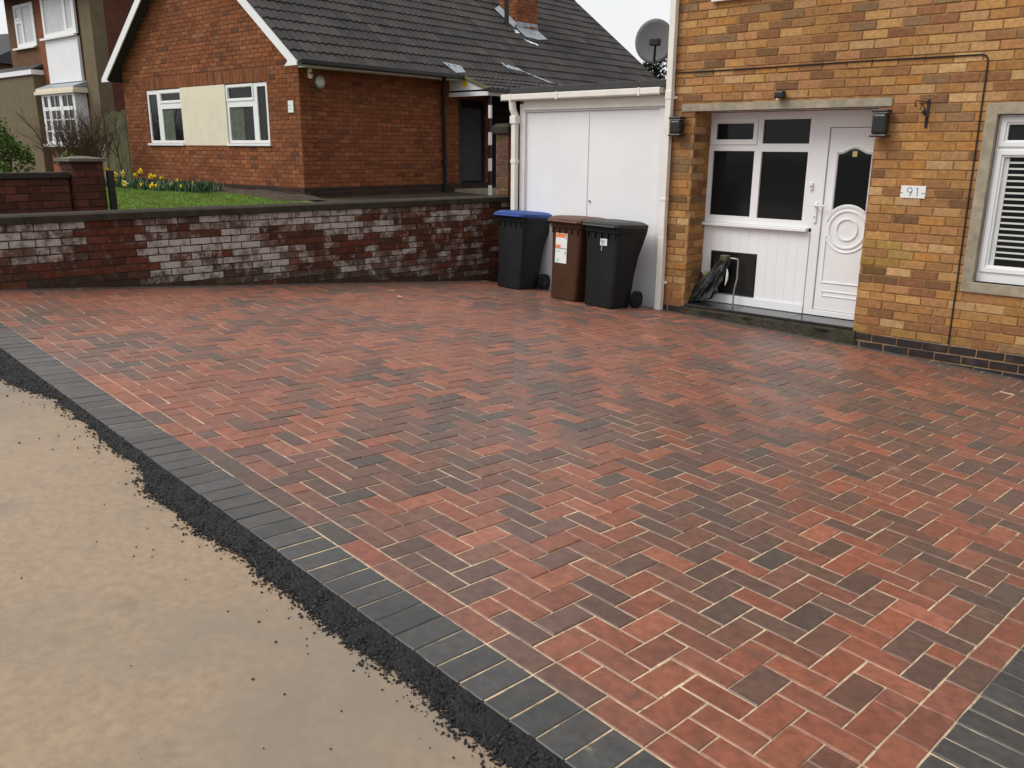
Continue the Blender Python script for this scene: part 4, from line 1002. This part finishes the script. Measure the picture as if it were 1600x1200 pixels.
m = MB(); m.prism_y([(.353, 2.80), (.46, 2.80), (.47, 2.815), (.47, 2.875), (.455, 2.875), (.455, 2.82), (.353, 2.815)], -.27, 3.60); m.build('gutter', M['black_plastic'], bg_t)
pip = MB().tube([(.40, 3.06, 2.80), (.33, 3.10, 2.72), (.10, 3.30, 2.60), (.055, 3.36, 2.48), (.055, 3.40, .62)], .036, 10).build('rainwater_pipe', M['black_plastic'], bg_t, smooth=True)
for z in (2.2, 1.25): MB().box(.008, 3.33, z-.02, .10, 3.44, z+.02).build('pipe_clip', M['black_plastic'], pip)
# tiles
def tile_mesh(w, l, ns=13):
    prof = []
    for i in range(ns):
        t = i/(ns-1); a = (t*2) % 1.0
        h = .022*max(0, math.sin(a*PI*1.0))**1.4 if i < ns-1 else 0
        prof.append((t*w, h))
    v = [(x, 0, h+.030) for x, h in prof]+[(x, l, h+.004) for x, h in prof]+[(x, .001, h+.006) for x, h in prof]
    f = [(i, i+1, ns+i+1, ns+i) for i in range(ns-1)]+[(2*ns+i, 2*ns+i+1, i+1, i) for i in range(ns-1)]
    f += [(0, ns, 2*ns)]; f += [(ns-1, 3*ns-1, 2*ns-1)]
    return v, f
def tcol(): 
    k = rnd.uniform(.8, 1.2); b = rnd.choice([(.055, .050, .049), (.050, .046, .046), (.062, .055, .052)])
    return (b[0]*k, b[1]*k, b[2]*k, 1)
def tile_roof(parent, T, W_, nrow, ncol, w, gauge, limit, root, colf=tcol, keep=None):
    """T: parent-space matrix with x along the eave, y up the slope, z normal"""
    v, f = tile_mesh(w, gauge+.07); me = bpy.data.meshes.new('roof_tile'); me.from_pydata(v, [], f); me.materials.append(M['tile'][0])
    me.polygons.foreach_set('use_smooth', [True]*len(me.polygons)); me.set_sharp_from_angle(angle=math.radians(40))
    lst = []
    for r in range(nrow):
        for c in range(ncol):
            x = c*w; y = r*gauge
            if keep and not keep(x+w/2, y+gauge/2): continue
            lst.append((view_px(root @ T @ Vector((x+w/2, y+gauge/2, 0))), x, y))
    lst.sort(key=lambda t: -t[0]); mass = MB(); mc = []
    for k, (p, x, y) in enumerate(lst):
        A = T @ Matrix.Translation((x, y, rnd.gauss(0, .0015))) @ Matrix.Rotation(rnd.gauss(0, .004), 4, 'X')
        if k < limit and p > 0:
            o = bpy.data.objects.new('roof_tile', me); COL.objects.link(o); o.parent = parent; o.matrix_local = A; o.color = colf()
        else:
            mass.add([A @ Vector(q_) for q_ in v], f); mc += [colf()]*len(v)
    if mass.v: stuff(mass.build('roof_tiling', M['tile'][1], parent, smooth=True, fix=False, cols=mc))
cosp, sinp = 1/math.sqrt(1+TAN*TAN), TAN/math.sqrt(1+TAN*TAN)
def roofT(x_e, z_e, y_e, sgn=1):
    """columns: x' = +y, y' = up slope, z' = normal"""
    A = Matrix.Identity(4); yv = Vector((-sgn*cosp, 0, sinp)); xv = Vector((0, sgn, 0)); zv = xv.cross(yv)
    for i in range(3): A[i][0] = xv[i]; A[i][1] = yv[i]; A[i][2] = zv[i]; A[i][3] = (x_e, y_e, z_e)[i]
    return A
roof = MB().box(XC-.02, -.25, RZ-.30, XC+.02, BL+.2, RZ-.13).build('roof', M['felt'], bg_t)
sl = (xo+.055-XC)/cosp; nr = 15; ga_ = sl/nr
ntc = int((BL+.55)/.30)
tile_roof(roof, roofT(xo+.055, zroof(xo+.055), -.272), None, nr, ntc, .30, ga_, 300, BM,
          keep=lambda x, y: not (3.95 < x < 6.9 and y < .10))
tile_roof(roof, roofT(2*XC-xo-.055, zroof(xo+.055), -.272+ntc*.30, -1), None, nr, ntc, .30, ga_, 0, BM)
m = MB()
for k in range(26): m.tube([(XC, -.27+k*.46, RZ+.0), (XC, -.27+k*.46+.45, RZ+.008)], .11, 10)
m.build('ridge_tile', M['tile'][1], roof, cols=[(.055, .05, .049, 1)]*len(m.v), smooth=True)
m = MB(); m.prism_y([(xo+.06, zroof(xo+.06)-.12), (xo+.06, zroof(xo+.06)), (XC, zroof(XC)), (XC, zroof(XC)-.16)], BL+.22, BL+.25); m.build('bargeboard', M['dark_wood'], bg_t)
# chimney with lead flashing
cx_, cyy = -1.62, 7.45
zc_ = zroof(cx_)
m = MB(); m.box(cx_-.28, cyy-.22, zc_-.35, cx_+.28, cyy+.52, zc_+2.2); ch = m.build('chimney', M['rmortar'], bg_t)
bl = brick_list(cx_-.28, cx_+.28, zc_-.30, 30, CB, PB, [], off=cx_); lay(bl, ch, 0, (0, cyy-.22, 0), M['rbrick'], rcol, root=BM, limit=0)
bl = brick_list(cyy-.22, cyy+.52, zc_-.30, 30, CB, PB, [], off=cyy); lay(bl, ch, PI/2, (cx_+.28, 0, 0), M['rbrick'], rcol, root=BM, limit=0)
m = MB()
def onroof(x, y, h=.05): return (x, y, zroof(x)+h)
m.add([onroof(cx_+.28, cyy-.26, .06), onroof(cx_+.55, cyy-.24, .055), onroof(cx_+.60, cyy+.2, .06), onroof(cx_+.53, cyy+.62, .055), onroof(cx_+.28, cyy+.56, .06),
       (cx_+.285, cyy-.22, zroof(cx_+.28)+.20), (cx_+.285, cyy+.52, zroof(cx_+.28)+.20)], [(0, 1, 2, 3, 4), (0, 4, 6, 5)])
m.add([onroof(cx_+.30, cyy-.34, .06), onroof(cx_-.30, cyy-.36, .06), (cx_-.28, cyy-.226, zroof(cx_-.28)+.16), (cx_+.28, cyy-.226, zroof(cx_+.28)+.16)], [(0, 1, 2, 3)])
fl = m.build('flashing', M['lead'], ch); so = fl.modifiers.new('s', 'SOLIDIFY'); so.thickness = .006
m = MB(); m.add([onroof(cx_+.62, cyy-.42, .045), onroof(cx_+.72, cyy-.30, .045), onroof(cx_+.80, cyy-.02, .045), onroof(cx_+.74, cyy+.0, .045), onroof(cx_+.66, cyy-.25, .045)], [(0, 1, 2, 3, 4)])
m.add([onroof(cx_+.36, cyy-.46, .05), onroof(cx_+.47, cyy-.48, .05), onroof(cx_+.46, cyy-.33, .05), onroof(cx_+.36, cyy-.33, .05)], [(0, 1, 2, 3)])
so = m.build('mortar_patch', M['sticker_white'], roof).modifiers.new('s', 'SOLIDIFY'); so.thickness = .006
MB().tube([(cx_+.20, cyy-.50, zroof(cx_+.2)-.02), (cx_+.20, cyy-.50, zroof(cx_+.2)+.95), (cx_+.20, cyy-.58, zroof(cx_+.2)+1.02)], .055, 10).build('vent_pipe', M['black_plastic'], roof, smooth=True)
# side porch
po = MB()
zp = lambda x: 2.62+.385*(1.06-x)
po.add([(.22, 3.60, zp(.22)-.03), (1.06, 3.60, zp(1.06)-.03), (1.06, 7.3, zp(1.06)-.03), (.22, 6.0, zp(.22)-.03)], [(0, 1, 2, 3)])
porch = po.build('porch_roof', M['felt'], bg_t)
A = Matrix.Identity(4); an = math.atan(.385); yv = Vector((-math.cos(an), 0, math.sin(an))); xv = Vector((0, 1, 0)); zv = xv.cross(yv)
for i in range(3): A[i][0] = xv[i]; A[i][1] = yv[i]; A[i][2] = zv[i]; A[i][3] = (1.10, 3.56, zp(1.10)-.02)[i]
tile_roof(porch, A, None, 5, 13, .30, .235, 0, BM, keep=lambda x, y: x < 3.72-1.15*max(0, y-.15))
m = MB(); m.prism_y([(-.02, 2.60), (1.05, 2.60), (1.05, 2.625), (.27, 2.885), (-.02, 2.885)], 3.585, 3.60); gb = m.build('gablet', M['white_paint'], porch)
MB().cyl((.43, 3.576, 2.725), (.43, 3.5845, 2.725), .066, 20).build('yellow_disc', M['yellow_tag'], gb)
m = MB(); m.add([(.24, 3.56, zp(.24)+.03), (1.10, 3.56, zp(1.10)+.03), (1.10, 3.52, zp(1.10)-.03), (.24, 3.52, zp(.24)-.03)], [(0, 1, 2, 3)]); so = m.build('verge', M['moss_wood'], porch).modifiers.new('s', 'SOLIDIFY'); so.thickness = .02
MB().box(-.0, 3.57, 2.485, 1.06, 3.60, 2.565).build('porch_fascia', M['white_paint'], porch); MB().box(1.035, 3.601, 2.485, 1.065, 7.3, 2.565).build('porch_fascia', M['white_paint'], porch)
MB().box(.0, 3.601, 2.56, 1.03, 7.3, 2.575).build('porch_ceiling', M['dark_wood'], porch)
MB().box(1.067, 3.5, 2.555, 1.16, 7.3, 2.61).build('gutter', M['black_plastic'], porch)
pp = MB().box(1.02, 3.62, .55, 1.065, 3.665, 2.484).build('porch_post', M['black_plastic'], bg_t)
for (a, b) in ((.56, .80), (1.06, 1.31), (1.55, 1.80), (2.05, 2.30)): MB().box(1.016, 3.6165, a+.02, 1.069, 3.6685, b-.02+.03).build('white_band', M['upvc'], pp)
MB().box(-.12, 3.845, .745, -.05, 4.675, 2.455).build('side_door', M['dark_wood'], bg_t)
MB().box(-.045, 3.86, .76, -.0, 3.93, 2.44).build('door_jamb', M['grey_wood'], bg_t)
MB().box(.05, 4.75, .55, .09, 5.898, 2.55).build('porch_screen', M['dark_wood'], bg_t)
MB().box(.0, 3.7, .55, .9, 7.0, .70).build('porch_step', M['concrete'], bg_t)
MB().box(.05, 5.9, .55, 1.06, 6.0, 2.55).build('porch_screen', M['dark_wood'], bg_t)
for q_ in ([onroof(.10, 3.30, .05), onroof(.36, 3.42, .05), onroof(.33, 3.72, .055), onroof(.16, 3.75, .055)],
           [onroof(-.12, 5.18, .05), onroof(.06, 5.30, .05), onroof(.12, 5.75, .05), onroof(.02, 5.70, .05)],
           [onroof(.10, 5.765, .05), onroof(.15, 5.78, .05), onroof(.48, 6.58, .05), onroof(.43, 6.60, .05)],
           [onroof(.40, 6.615, .05), onroof(.55, 6.60, .05), onroof(.52, 7.15, .05), onroof(.42, 7.1, .05)]):
    m = MB(); m.add(q_, [(0, 1, 2, 3)]); so = m.build('valley_flashing', M['lead'], roof).modifiers.new('s', 'SOLIDIFY'); so.thickness = .006
MB().box(-.0505, 3.99, .86, -.044, 4.56, 2.30).build('door_panel', M['slate'], bg_t)
# fittings on the bungalow
def onB(p): return BM @ Vector(p)
t = thing('bulkhead_light', 'round white bulkhead light on the side of the red brick bungalow', 'wall light', onB((.008, .40, 2.575)), TH)
MB().tube([(0, 0, 0), (.05, 0, 0)], .105, 24).build('base', M['galv'], t, smooth=True); MB().tube([(.0505, 0, 0), (.075, 0, 0), (.095, 0, 0)], [.088, .075, .035], 24).build('lens', M['lampglass'], t, smooth=True)
t = thing('security_sensor', 'small white security sensor under the corner eave of the bungalow', 'sensor', onB((.008, .20, 2.70)), TH)
MB().box(0, -.02, -.06, .03, .02, .06).build('mount', M['offwhite'], t); MB().tube([(.05, 0, .02), (.05, 0, .075)], [.04, .03], 12).build('head', M['offwhite'], t, smooth=True); MB().tube([(.05, 0, -.08), (.05, 0, -.01)], [.035, .045], 12).build('eye', M['offwhite'], t, smooth=True)
t = MB().box(-.075, -.018, -.098, .075, 0, .098).build('wall_plaque', M['sticker_white'], bevel=.006); t.location = onB((-.235, -.009, 2.165)); t.rotation_euler = (0, 0, TH)
tag(t, 'small white plaque with faint grey lettering at the corner of the bungalow front', 'sign')
for z, a, b in ((.022, -.055, .035), (-.035, -.03, .02)):
    x = a
    while x < b:
        w = rnd.uniform(.008, .014); MB().box(x, -.0195, z-.009, x+w*.7, -.0182, z+.009).build('lettering', M['faint_ink'], t); x += w+.004

# ------------------------------------------------------------------ two storey house at the far left
lh = thing('semi_detached_house', 'two storey brown house with white windows at the left beyond the bungalow', 'house', BO, TH)
LY = 1.63; X0, X1 = -16.24, -10.72
m = MB(); m.box(X0, LY, .2, -11.35, LY+8, 5.75); m.build('front_wall', M['pebble'], lh)
m = MB(); m.box(-11.348, LY-.06, .2, X1-.001, LY+.3, 5.75); m.build('corner_pilaster', M['render'], lh)
m = MB(); m.box(-11.34, LY+.302, .2, X1, LY+8, 5.75); m.build('side_wall', M['darkbrick'], lh)
m = MB(); m.box(-14.12, LY-.02, .2, -13.62, LY-.001, 5.75); m.build('brick_strip', M['redstrip'], lh)
m = MB(); m.prism_x([(LY-.4, 5.65), (LY-.4, 5.8), (LY+4, 8.2), (LY+8.4, 5.8), (LY+8.4, 5.65)], X0-.35, X1+.35); m.build('roof', M['slate'], lh)
m = MB(); m.box(X0-.45, LY-.52, 5.45, X1+.35, LY-.40, 5.64); m.build('gutter', M['white_paint'], lh)
h1 = [(-15.50, -15.20, 5.02, 5.27), (-15.50, -15.20, 4.33, 4.86), (-15.06, -14.42, 4.34, 5.27)]
w_ = window(lh, -15.62, -14.28, 4.22, 5.36, h1, LY-.025, M['upvc'], M['net'], [(-15.58, -15.12, 4.95, 5.33)]); MB().box(-15.85, LY-.09, 4.17, -14.30, LY-.026, 4.217).build('sill', M['upvc'], w_)
h2 = [(-13.42, -12.22, 4.44, 5.6), (-12.08, -11.72, 4.48, 5.18), (-12.08, -11.72, 5.32, 5.6)]
w_ = window(lh, -13.55, -11.55, 4.33, 5.65, h2, LY-.10, M['upvc'], M['net']); MB().box(-13.68, LY-.18, 4.275, -11.52, LY-.101, 4.328).build('sill', M['upvc'], w_)
MB().box(-13.55, LY-.09, 3.16, -11.56, LY-.021, 4.272).build('white_panel', M['white_paint'], lh)
MB().add([(-13.80, LY-.40, 3.02), (-11.38, LY-.40, 3.02), (-11.38, LY-.022, 3.16), (-13.80, LY-.022, 3.16), (-13.80, LY-.40, 3.0), (-11.38, LY-.40, 3.0), (-11.38, LY-.022, 3.0), (-13.80, LY-.022, 3.0)], [(0,1,2,3),(7,6,5,4),(0,4,5,1),(1,5,6,2),(2,6,7,3),(3,7,4,0)]).build('lead_canopy', M['lead'], lh)
m = MB(); m.box(-13.78, LY-.42, 2.93, -11.40, LY-.03, 2.998); m.box(-13.84, LY-.45, 2.85, -11.36, LY-.03, 2.928); m.build('cornice', M['cream_paint'], lh)
bh = []; 
for (a, b, nc) in ((-13.50, -13.22, 1), (-13.08, -12.48, 2), (-12.32, -11.66, 2)):
    for r, (c, d) in enumerate(((2.52, 2.80), (2.20, 2.42), (1.90, 2.17), (1.62, 1.87))):
        for k in range(nc):
            w0 = (b-a)/nc; bh.append((a+k*w0+.015, a+(k+1)*w0-.015, c, d))
w_ = window(lh, -13.62, -11.54, 1.55, 2.846, bh, LY-.35, M['upvc'], M['glass']); MB().box(-13.72, LY-.42, 1.47, -11.46, LY-.28, 1.548).build('sill', M['upvc'], w_)
MB().box(-13.60, LY-.27, .2, -11.56, LY-.021, 1.50).build('bay_base', M['redstrip'], lh)
for xx in (-13.62, -11.58): MB().box(xx, LY-.289, 1.55, xx+.04, LY-.021, 2.846).build('bay_side', M['upvc'], lh)
m = MB(); m.box(-20, LY-.30, .2, -14.125, LY-.021, 3.42); m.build('extension', M['render'], lh)
m = MB(); m.box(-20, LY-.36, 3.422, -14.06, LY-.02, 3.55); m.build('extension_fascia', M['white_paint'], lh)
m = MB(); m.add([(-20, LY-.36, 3.552), (-14.06, LY-.36, 3.552), (-14.06, LY-.02, 3.62), (-14.06, LY-.02, 3.72), (-20, LY-.02, 3.72)], [(0, 1, 3, 4), (1, 2, 3)]); so = m.build('extension_roof', M['felt'], lh).modifiers.new('s', 'SOLIDIFY'); so.thickness = .02
fh = thing('distant_house', 'distant dark grey building showing at the far left edge behind the brown house', 'house', (-54, 17, 0), .3)
MB().box(-6, -4, .0, 3.6, 4, 5.6).build('wall', M['pebble'], fh); m = MB(); m.prism_x([(-4.4, 5.602), (0, 7.6), (4.4, 5.602)], -6.4, 4.0); m.build('roof', M['slate'], fh)

# ------------------------------------------------------------------ neighbour's front garden
gwl = thing('garden_wall', 'low dark red garden wall ending in a brick pier with a flat stone cap', 'wall', (-7.66, 0, 0))
m = MB(); m.box(-.16, -2.2, .2, 0, 1.86, 1.165); c_ = m.build('core', M['wmortar'], gwl)
def gcol(b, c):
    k = rnd.uniform(.75, 1.2); return (*[x*k for x in rnd.choice([(.085, .030, .020), (.072, .028, .019), (.105, .036, .023)])], 1)
GM = Matrix.Translation((-7.66, 0, 0))
bl = brick_list(-2.2, 1.86, .565, 8, .075, .225, [], off=0); lay(bl, c_, PI/2, (0, 0, 0), M['rbrick'], gcol, root=GM, limit=40)
m = MB(); m.box(-.20, -2.2, 1.167, .04, 1.868, 1.225); m.build('coping_stone', M['coping'], gwl, bevel=.008)
m = MB(); m.box(-.24, 1.89, .2, .07, 2.20, 1.33); pr2 = m.build('pier', M['wmortar'], gwl)
bl = brick_list(1.89, 2.20, .565, 10, .0755, .225, [], off=1.79); lay(bl, pr2, PI/2, (.07, 0, 0), M['rbrick'], gcol, root=GM, limit=30)
bl = brick_list(-.24, .07, .565, 10, .0755, .225, [], off=-.15); lay(bl, pr2, 0, (0, 1.89, 0), M['rbrick'], gcol, root=GM, limit=30)
m = MB(); sq = lambda a, z: [Vector((-.085-a, 2.045-a, z)), Vector((-.085+a, 2.045-a, z)), Vector((-.085+a, 2.045+a, z)), Vector((-.085-a, 2.045+a, z))]
m.loft([sq(.20, 1.332), sq(.20, 1.362), sq(.03, 1.385)]); m.build('cap_stone', M['greystone'], gwl)
tag(MB().box(-7.60, 2.222, .45, -7.54, 2.285, 1.245).build('black_upright', M['black_metal'], bevel=.006), 'short black upright against the brick pier at the edge of the lawn', 'post')  # black upright built to fill the dark strip beside the pier
fe = thing('garden_fence', 'weathered mossy timber fence panel between the brown house and the bungalow', 'fence', onB((-6.2, .25, 0)), TH)
xx = -.02
for k in range(9):
    w = .17; zt_ = 2.30-.012*k+rnd.uniform(-.03, .03); mm = M['grey_wood'] if k < 2 else M['moss_wood']
    MB().cham(xx-w+.006, rnd.uniform(-.008, .008), .4, xx, .022, zt_ if k != 1 else 2.1, .004).build('board', mm, fe); xx -= w
for z in (.9, 1.9): MB().box(-1.55, .030, z, -.02, .07, z+.07).build('rail', M['grey_wood'], fe)
# lawn, bed
lawn_z = lambda x, y: min(ygr(x, y), .74)
sheet('lawn', -17.6, -7.7, .2, 6.62, .3, lawn_z, M['lawn'])
m = MB()
for _ in range(42000):
    x, y = rnd.uniform(-15.5, -8.2), rnd.uniform(2.6, 6.25)
    z = lawn_z(x, y); a = rnd.uniform(0, 2*PI); h = rnd.uniform(.02, .045); w = .006; dx, dy = math.cos(a), math.sin(a)
    m.v += [(x-dx*w, y-dy*w, z-.002), (x+dx*w, y+dy*w, z-.002), (x+rnd.uniform(-.02, .02), y+rnd.uniform(-.02, .02), z+h)]; k = len(m.v); m.f.append((k-3, k-2, k-1))
stuff(m.build('grass', M['blade'], fix=False))
m = MB()
nxx, nyy = 60, 14
for j in range(nyy+1):
    for i in range(nxx+1):
        lx = -7.0+7.6*i/nxx; ly = -(.78+.12*math.sin(lx*1.7)+.10*noise.noise(Vector((lx*2, 0, 0))))*(1-j/nyy); p = onB((lx, ly, 0))
        e = min(1, j/3, (nyy-j)/1+.3, i/3, (nxx-i)/3); m.v.append((p.x, p.y, lawn_z(p.x, p.y)+.004+.05*e+.03*noise.noise(Vector((p.x*4, p.y*4, 0)))*e))
for j in range(nyy):
    for i in range(nxx): a = j*(nxx+1)+i; m.f.append((a, a+1, a+nxx+2, a+nxx+1))
struct(m.build('flower_bed', M['earth'], smooth=True))
def blade(m, p, h, w, a, lean, n=4):
    d = Vector((math.cos(a), math.sin(a), 0)); s_ = Vector((-d.y, d.x, 0)); rows = []
    for k in range(n+1):
        t = k/n; c = p+d*(lean*t*t)+Vector((0, 0, h*(t-.25*t*t*(lean/.2 if lean > .1 else .3)))); ww = w*(1-t**2.2)+.0008; rows.append((c-s_*ww, c+s_*ww))
    o = len(m.v)
    for l, r in rows: m.v += [tuple(l), tuple(r)]
    m.f += [(o+2*k, o+2*k+1, o+2*k+3, o+2*k+2) for k in range(n)]
def daffodil(lx, ly, z, pale=False, leaves=9, big=1.):
    p = onB((lx, ly, 0)); zg = lawn_z(p.x, p.y)+.02; h = max(.10, z-zg)
    t = thing('daffodil', 'daffodil', 'flower', (p.x, p.y, zg), 0, 'daffodils in the bed by the bungalow')
    fa = rnd.uniform(-2.6, -.6); fd = Vector((math.cos(fa), math.sin(fa), -.15)).normalized()
    MB().tube([(0, 0, 0), (.01*fd.x, .01*fd.y, h*.6), (0, 0, h-.015), (fd.x*.02, fd.y*.02, h)], .0045, 6).build('stem', M['leaf'], t, smooth=True)
    m = MB(); s_ = fd.cross(Vector((0, 0, 1))).normalized(); u_ = s_.cross(fd); c = Vector((fd.x*.025, fd.y*.025, h))
    for k in range(6):
        a = k*PI/3+rnd.uniform(-.1, .1); d = math.cos(a)*s_+math.sin(a)*u_; e = -math.sin(a)*s_+math.cos(a)*u_; R_ = .058*big*rnd.uniform(.85, 1.1)
        m.add([c, c+d*R_*.5+e*R_*.36+fd*.006, c+d*R_+fd*rnd.uniform(-.01, .012), c+d*R_*.5-e*R_*.36+fd*.006], [(0, 1, 2, 3)])
    m.build('petals', M['petal_pale'] if pale else M['petal'], t)
    m = MB(); rg = []
    for q_, r in ((.002, .014), (.02, .019), (.034, .022), (.040, .030)): rg.append([c+fd*q_*big+(math.cos(b)*s_+math.sin(b)*u_)*r*big for b in [2*PI*i/10 for i in range(10)]])
    m.loft(rg, False); m.build('trumpet', M['petal'], t, smooth=True)
    m = MB()
    for _ in range(leaves): blade(m, Vector((rnd.gauss(0, .03), rnd.gauss(0, .03), 0)), rnd.uniform(.6, 1.0)*min(h, .30), .009, rnd.uniform(0, 6.28), rnd.uniform(.03, .22))
    m.build('leaves', M['leaf'], t); return t
DF = [(-5.81, -.7, 1.0, 0), (-5.56, -.7, .98, 0), (-5.40, -.7, .93, 1), (-5.06, -.7, .98, 1), (-4.99, -.72, .91, 0), (-5.02, -.9, .80, 0), (-4.52, -.7, .95, 0), (-4.32, -.7, 1.03, 0), (-3.93, -.7, .94, 0), (-3.73, -.7, .94, 0), (-3.49, -.7, .91, 0), (-2.92, -.7, .87, 0), (-2.88, -.85, .80, 1), (-2.38, -.7, .83, 0), (-4.05, -1.2, .74, 1), (-3.30, -1.2, .78, 0), (-2.84, -1.25, .74, 0), (-2.66, -1.25, .73, 0), (-2.21, -1.0, .80, 1)]
DL = ['bright yellow daffodil right beside the black upright', 'yellow daffodil second from the black upright', 'pale cream daffodil third from the black upright',
      'small pale cream daffodil in front of the mossy fence', 'yellow daffodil in front of the foot of the mossy fence', 'low yellow daffodil below the one at the mossy fence',
      'yellow daffodil nearest the left corner of the bungalow wall', 'tallest yellow daffodil, held high against the bungalow brickwork', 'left of three even yellow daffodils in front of the bungalow wall',
      'middle of three even yellow daffodils in front of the bungalow wall', 'right of three even yellow daffodils in front of the bungalow wall', 'lone yellow daffodil standing high over the dark green leaf clump',
      'pale bud hanging just below the lone daffodil over the leaf clump', 'last yellow daffodil at the right end of the flower bed', 'pale cream daffodil lying low on the lawn edge',
      'yellow daffodil low at the lawn edge left of a pair', 'left of two yellow daffodils drooping together over the lawn edge', 'right of two yellow daffodils drooping together over the lawn edge', 'small pale daffodil tucked among the dark green leaves']
for i, d in enumerate(DF):
    t = daffodil(*d[:3], pale=bool(d[3]), big=1.25)
    t['label'] = DL[i]
m = MB()
for (lx, ly, n, sx) in ((-4.95, -.9, 120, .35), (-3.4, -.95, 170, .5), (-2.45, -.95, 170, .42), (-1.9, -.85, 120, .3), (-5.6, -.8, 60, .3)):
    for _ in range(n):
        p = onB((lx+rnd.gauss(0, sx*.6), ly+rnd.gauss(0, .16), 0)); p.z = lawn_z(p.x, p.y)+.015; blade(m, p, rnd.uniform(.14, .27), .010, rnd.uniform(0, 6.28), rnd.uniform(.03, .2))
stuff(m.build('bulb_leaves', M['leaf'], fix=False))

# ------------------------------------------------------------------ shrubs and tree
def leaves_mesh(m, pts, size, flat=.0):
    for p in pts:
        a, b = rnd.uniform(0, 6.28), rnd.uniform(-1.1, 1.1); d = Vector((math.cos(a)*math.cos(b), math.sin(a)*math.cos(b), math.sin(b)))
        s_ = d.cross(Vector((rnd.gauss(0, 1), rnd.gauss(0, 1), rnd.gauss(0, 1)))).normalized(); L_ = size*rnd.uniform(.6, 1.3)
        p = Vector(p); m.add([p, p+d*L_*.5+s_*L_*.28, p+d*L_, p+d*L_*.5-s_*L_*.28], [(0, 1, 2, 3)])
sh = thing('evergreen_shrub', 'rounded green and rust tinged shrub at the left edge behind the low garden wall', 'shrub', (-17.62, 4.35, .55))
m = MB(); 
for k in range(7): a = rnd.uniform(0, 6.28); m.tube([(0, 0, 0), (.2*math.cos(a), .2*math.sin(a), .5), (.35*math.cos(a), .35*math.sin(a), rnd.uniform(.8, 1.3))], [.035, .02, .008], 6)
m.build('stem', M['bark'], sh)
m = MB(); pts = []
cl = [(rnd.gauss(0, .28), rnd.gauss(0, .28), rnd.uniform(.2, 1.35), rnd.uniform(.14, .26)) for _ in range(26)]
for c in cl:
    f_ = max(.25, 1-abs(c[2]-.55)/1.05)
    for _ in range(110):
        v = Vector((rnd.gauss(0, 1), rnd.gauss(0, 1), rnd.gauss(0, 1))).normalized()*c[3]*rnd.random()**.35; pts.append((c[0]*f_*1.3+v.x, c[1]*f_*1.3+v.y, c[2]+v.z))
leaves_mesh(m, pts, .085); m.build('foliage', M['shrub'], sh)
bu = thing('bare_bush', 'leafless brown twiggy bush in front of the white bay window', 'shrub', (-17.22, 5.76, .6), 0)
m = MB(); m3 = MB()
def twig(p, d, L_, r, dep):
    q_ = p+d*L_; mid = p+d*L_*.5+Vector((rnd.gauss(0, .03), rnd.gauss(0, .03), 0)); (m if dep < 1 else m3).tube([p, mid, q_], [r, r*.8, r*.6], 4, False)
    if dep < 3:
        for _ in range(4 if dep < 2 else 3):
            d2 = (d+Vector((rnd.gauss(0, .38), rnd.gauss(0, .38), rnd.gauss(.12, .25)))).normalized(); twig(p+d*L_*rnd.uniform(.45, 1), d2, L_*rnd.uniform(.55, .8), r*.55, dep+1)
for _ in range(26):
    d = Vector((rnd.gauss(0, .26), rnd.gauss(0, .26), 1)).normalized(); twig(Vector((rnd.gauss(0, .26), rnd.gauss(0, .26), 0)), d, rnd.uniform(.6, .95), .016, 0)
m.build('stem', M['twig'], bu); m3.build('twigs', M['twig'], bu)
tr = thing('garden_tree', 'dark tree top showing through beneath the satellite dish', 'tree', (-16.0, 25.1, 0))
m = MB(); m.tube([(0, 0, .0), (.05, 0, 2), (0, .05, 3.6), (.02, 0, 4.6)], [.16, .12, .07, .02], 8)
ms = MB()
pts = []
for k in range(70):
    z = rnd.uniform(2.6, 4.9); a = rnd.uniform(0, 6.28); L_ = (5.2-z)*.34+.15; e = Vector((L_*math.cos(a), L_*math.sin(a), z+rnd.uniform(-.05, .35)))
    ms.tube([(0, 0, z), e*.5+Vector((0, 0, z*.5+.05)), e], [.025, .016, .006], 5, False)
    for _ in range(26): t_ = rnd.uniform(.35, 1.05); pts.append((e.x*t_+rnd.gauss(0, .06), e.y*t_+rnd.gauss(0, .06), z+(e.z-z)*t_+rnd.gauss(0, .07)))
m.build('trunk', M['bark'], tr); ms.build('limb', M['bark'], tr); m = MB(); leaves_mesh(m, pts, .12); m.build('crown', M['conifer'], tr)
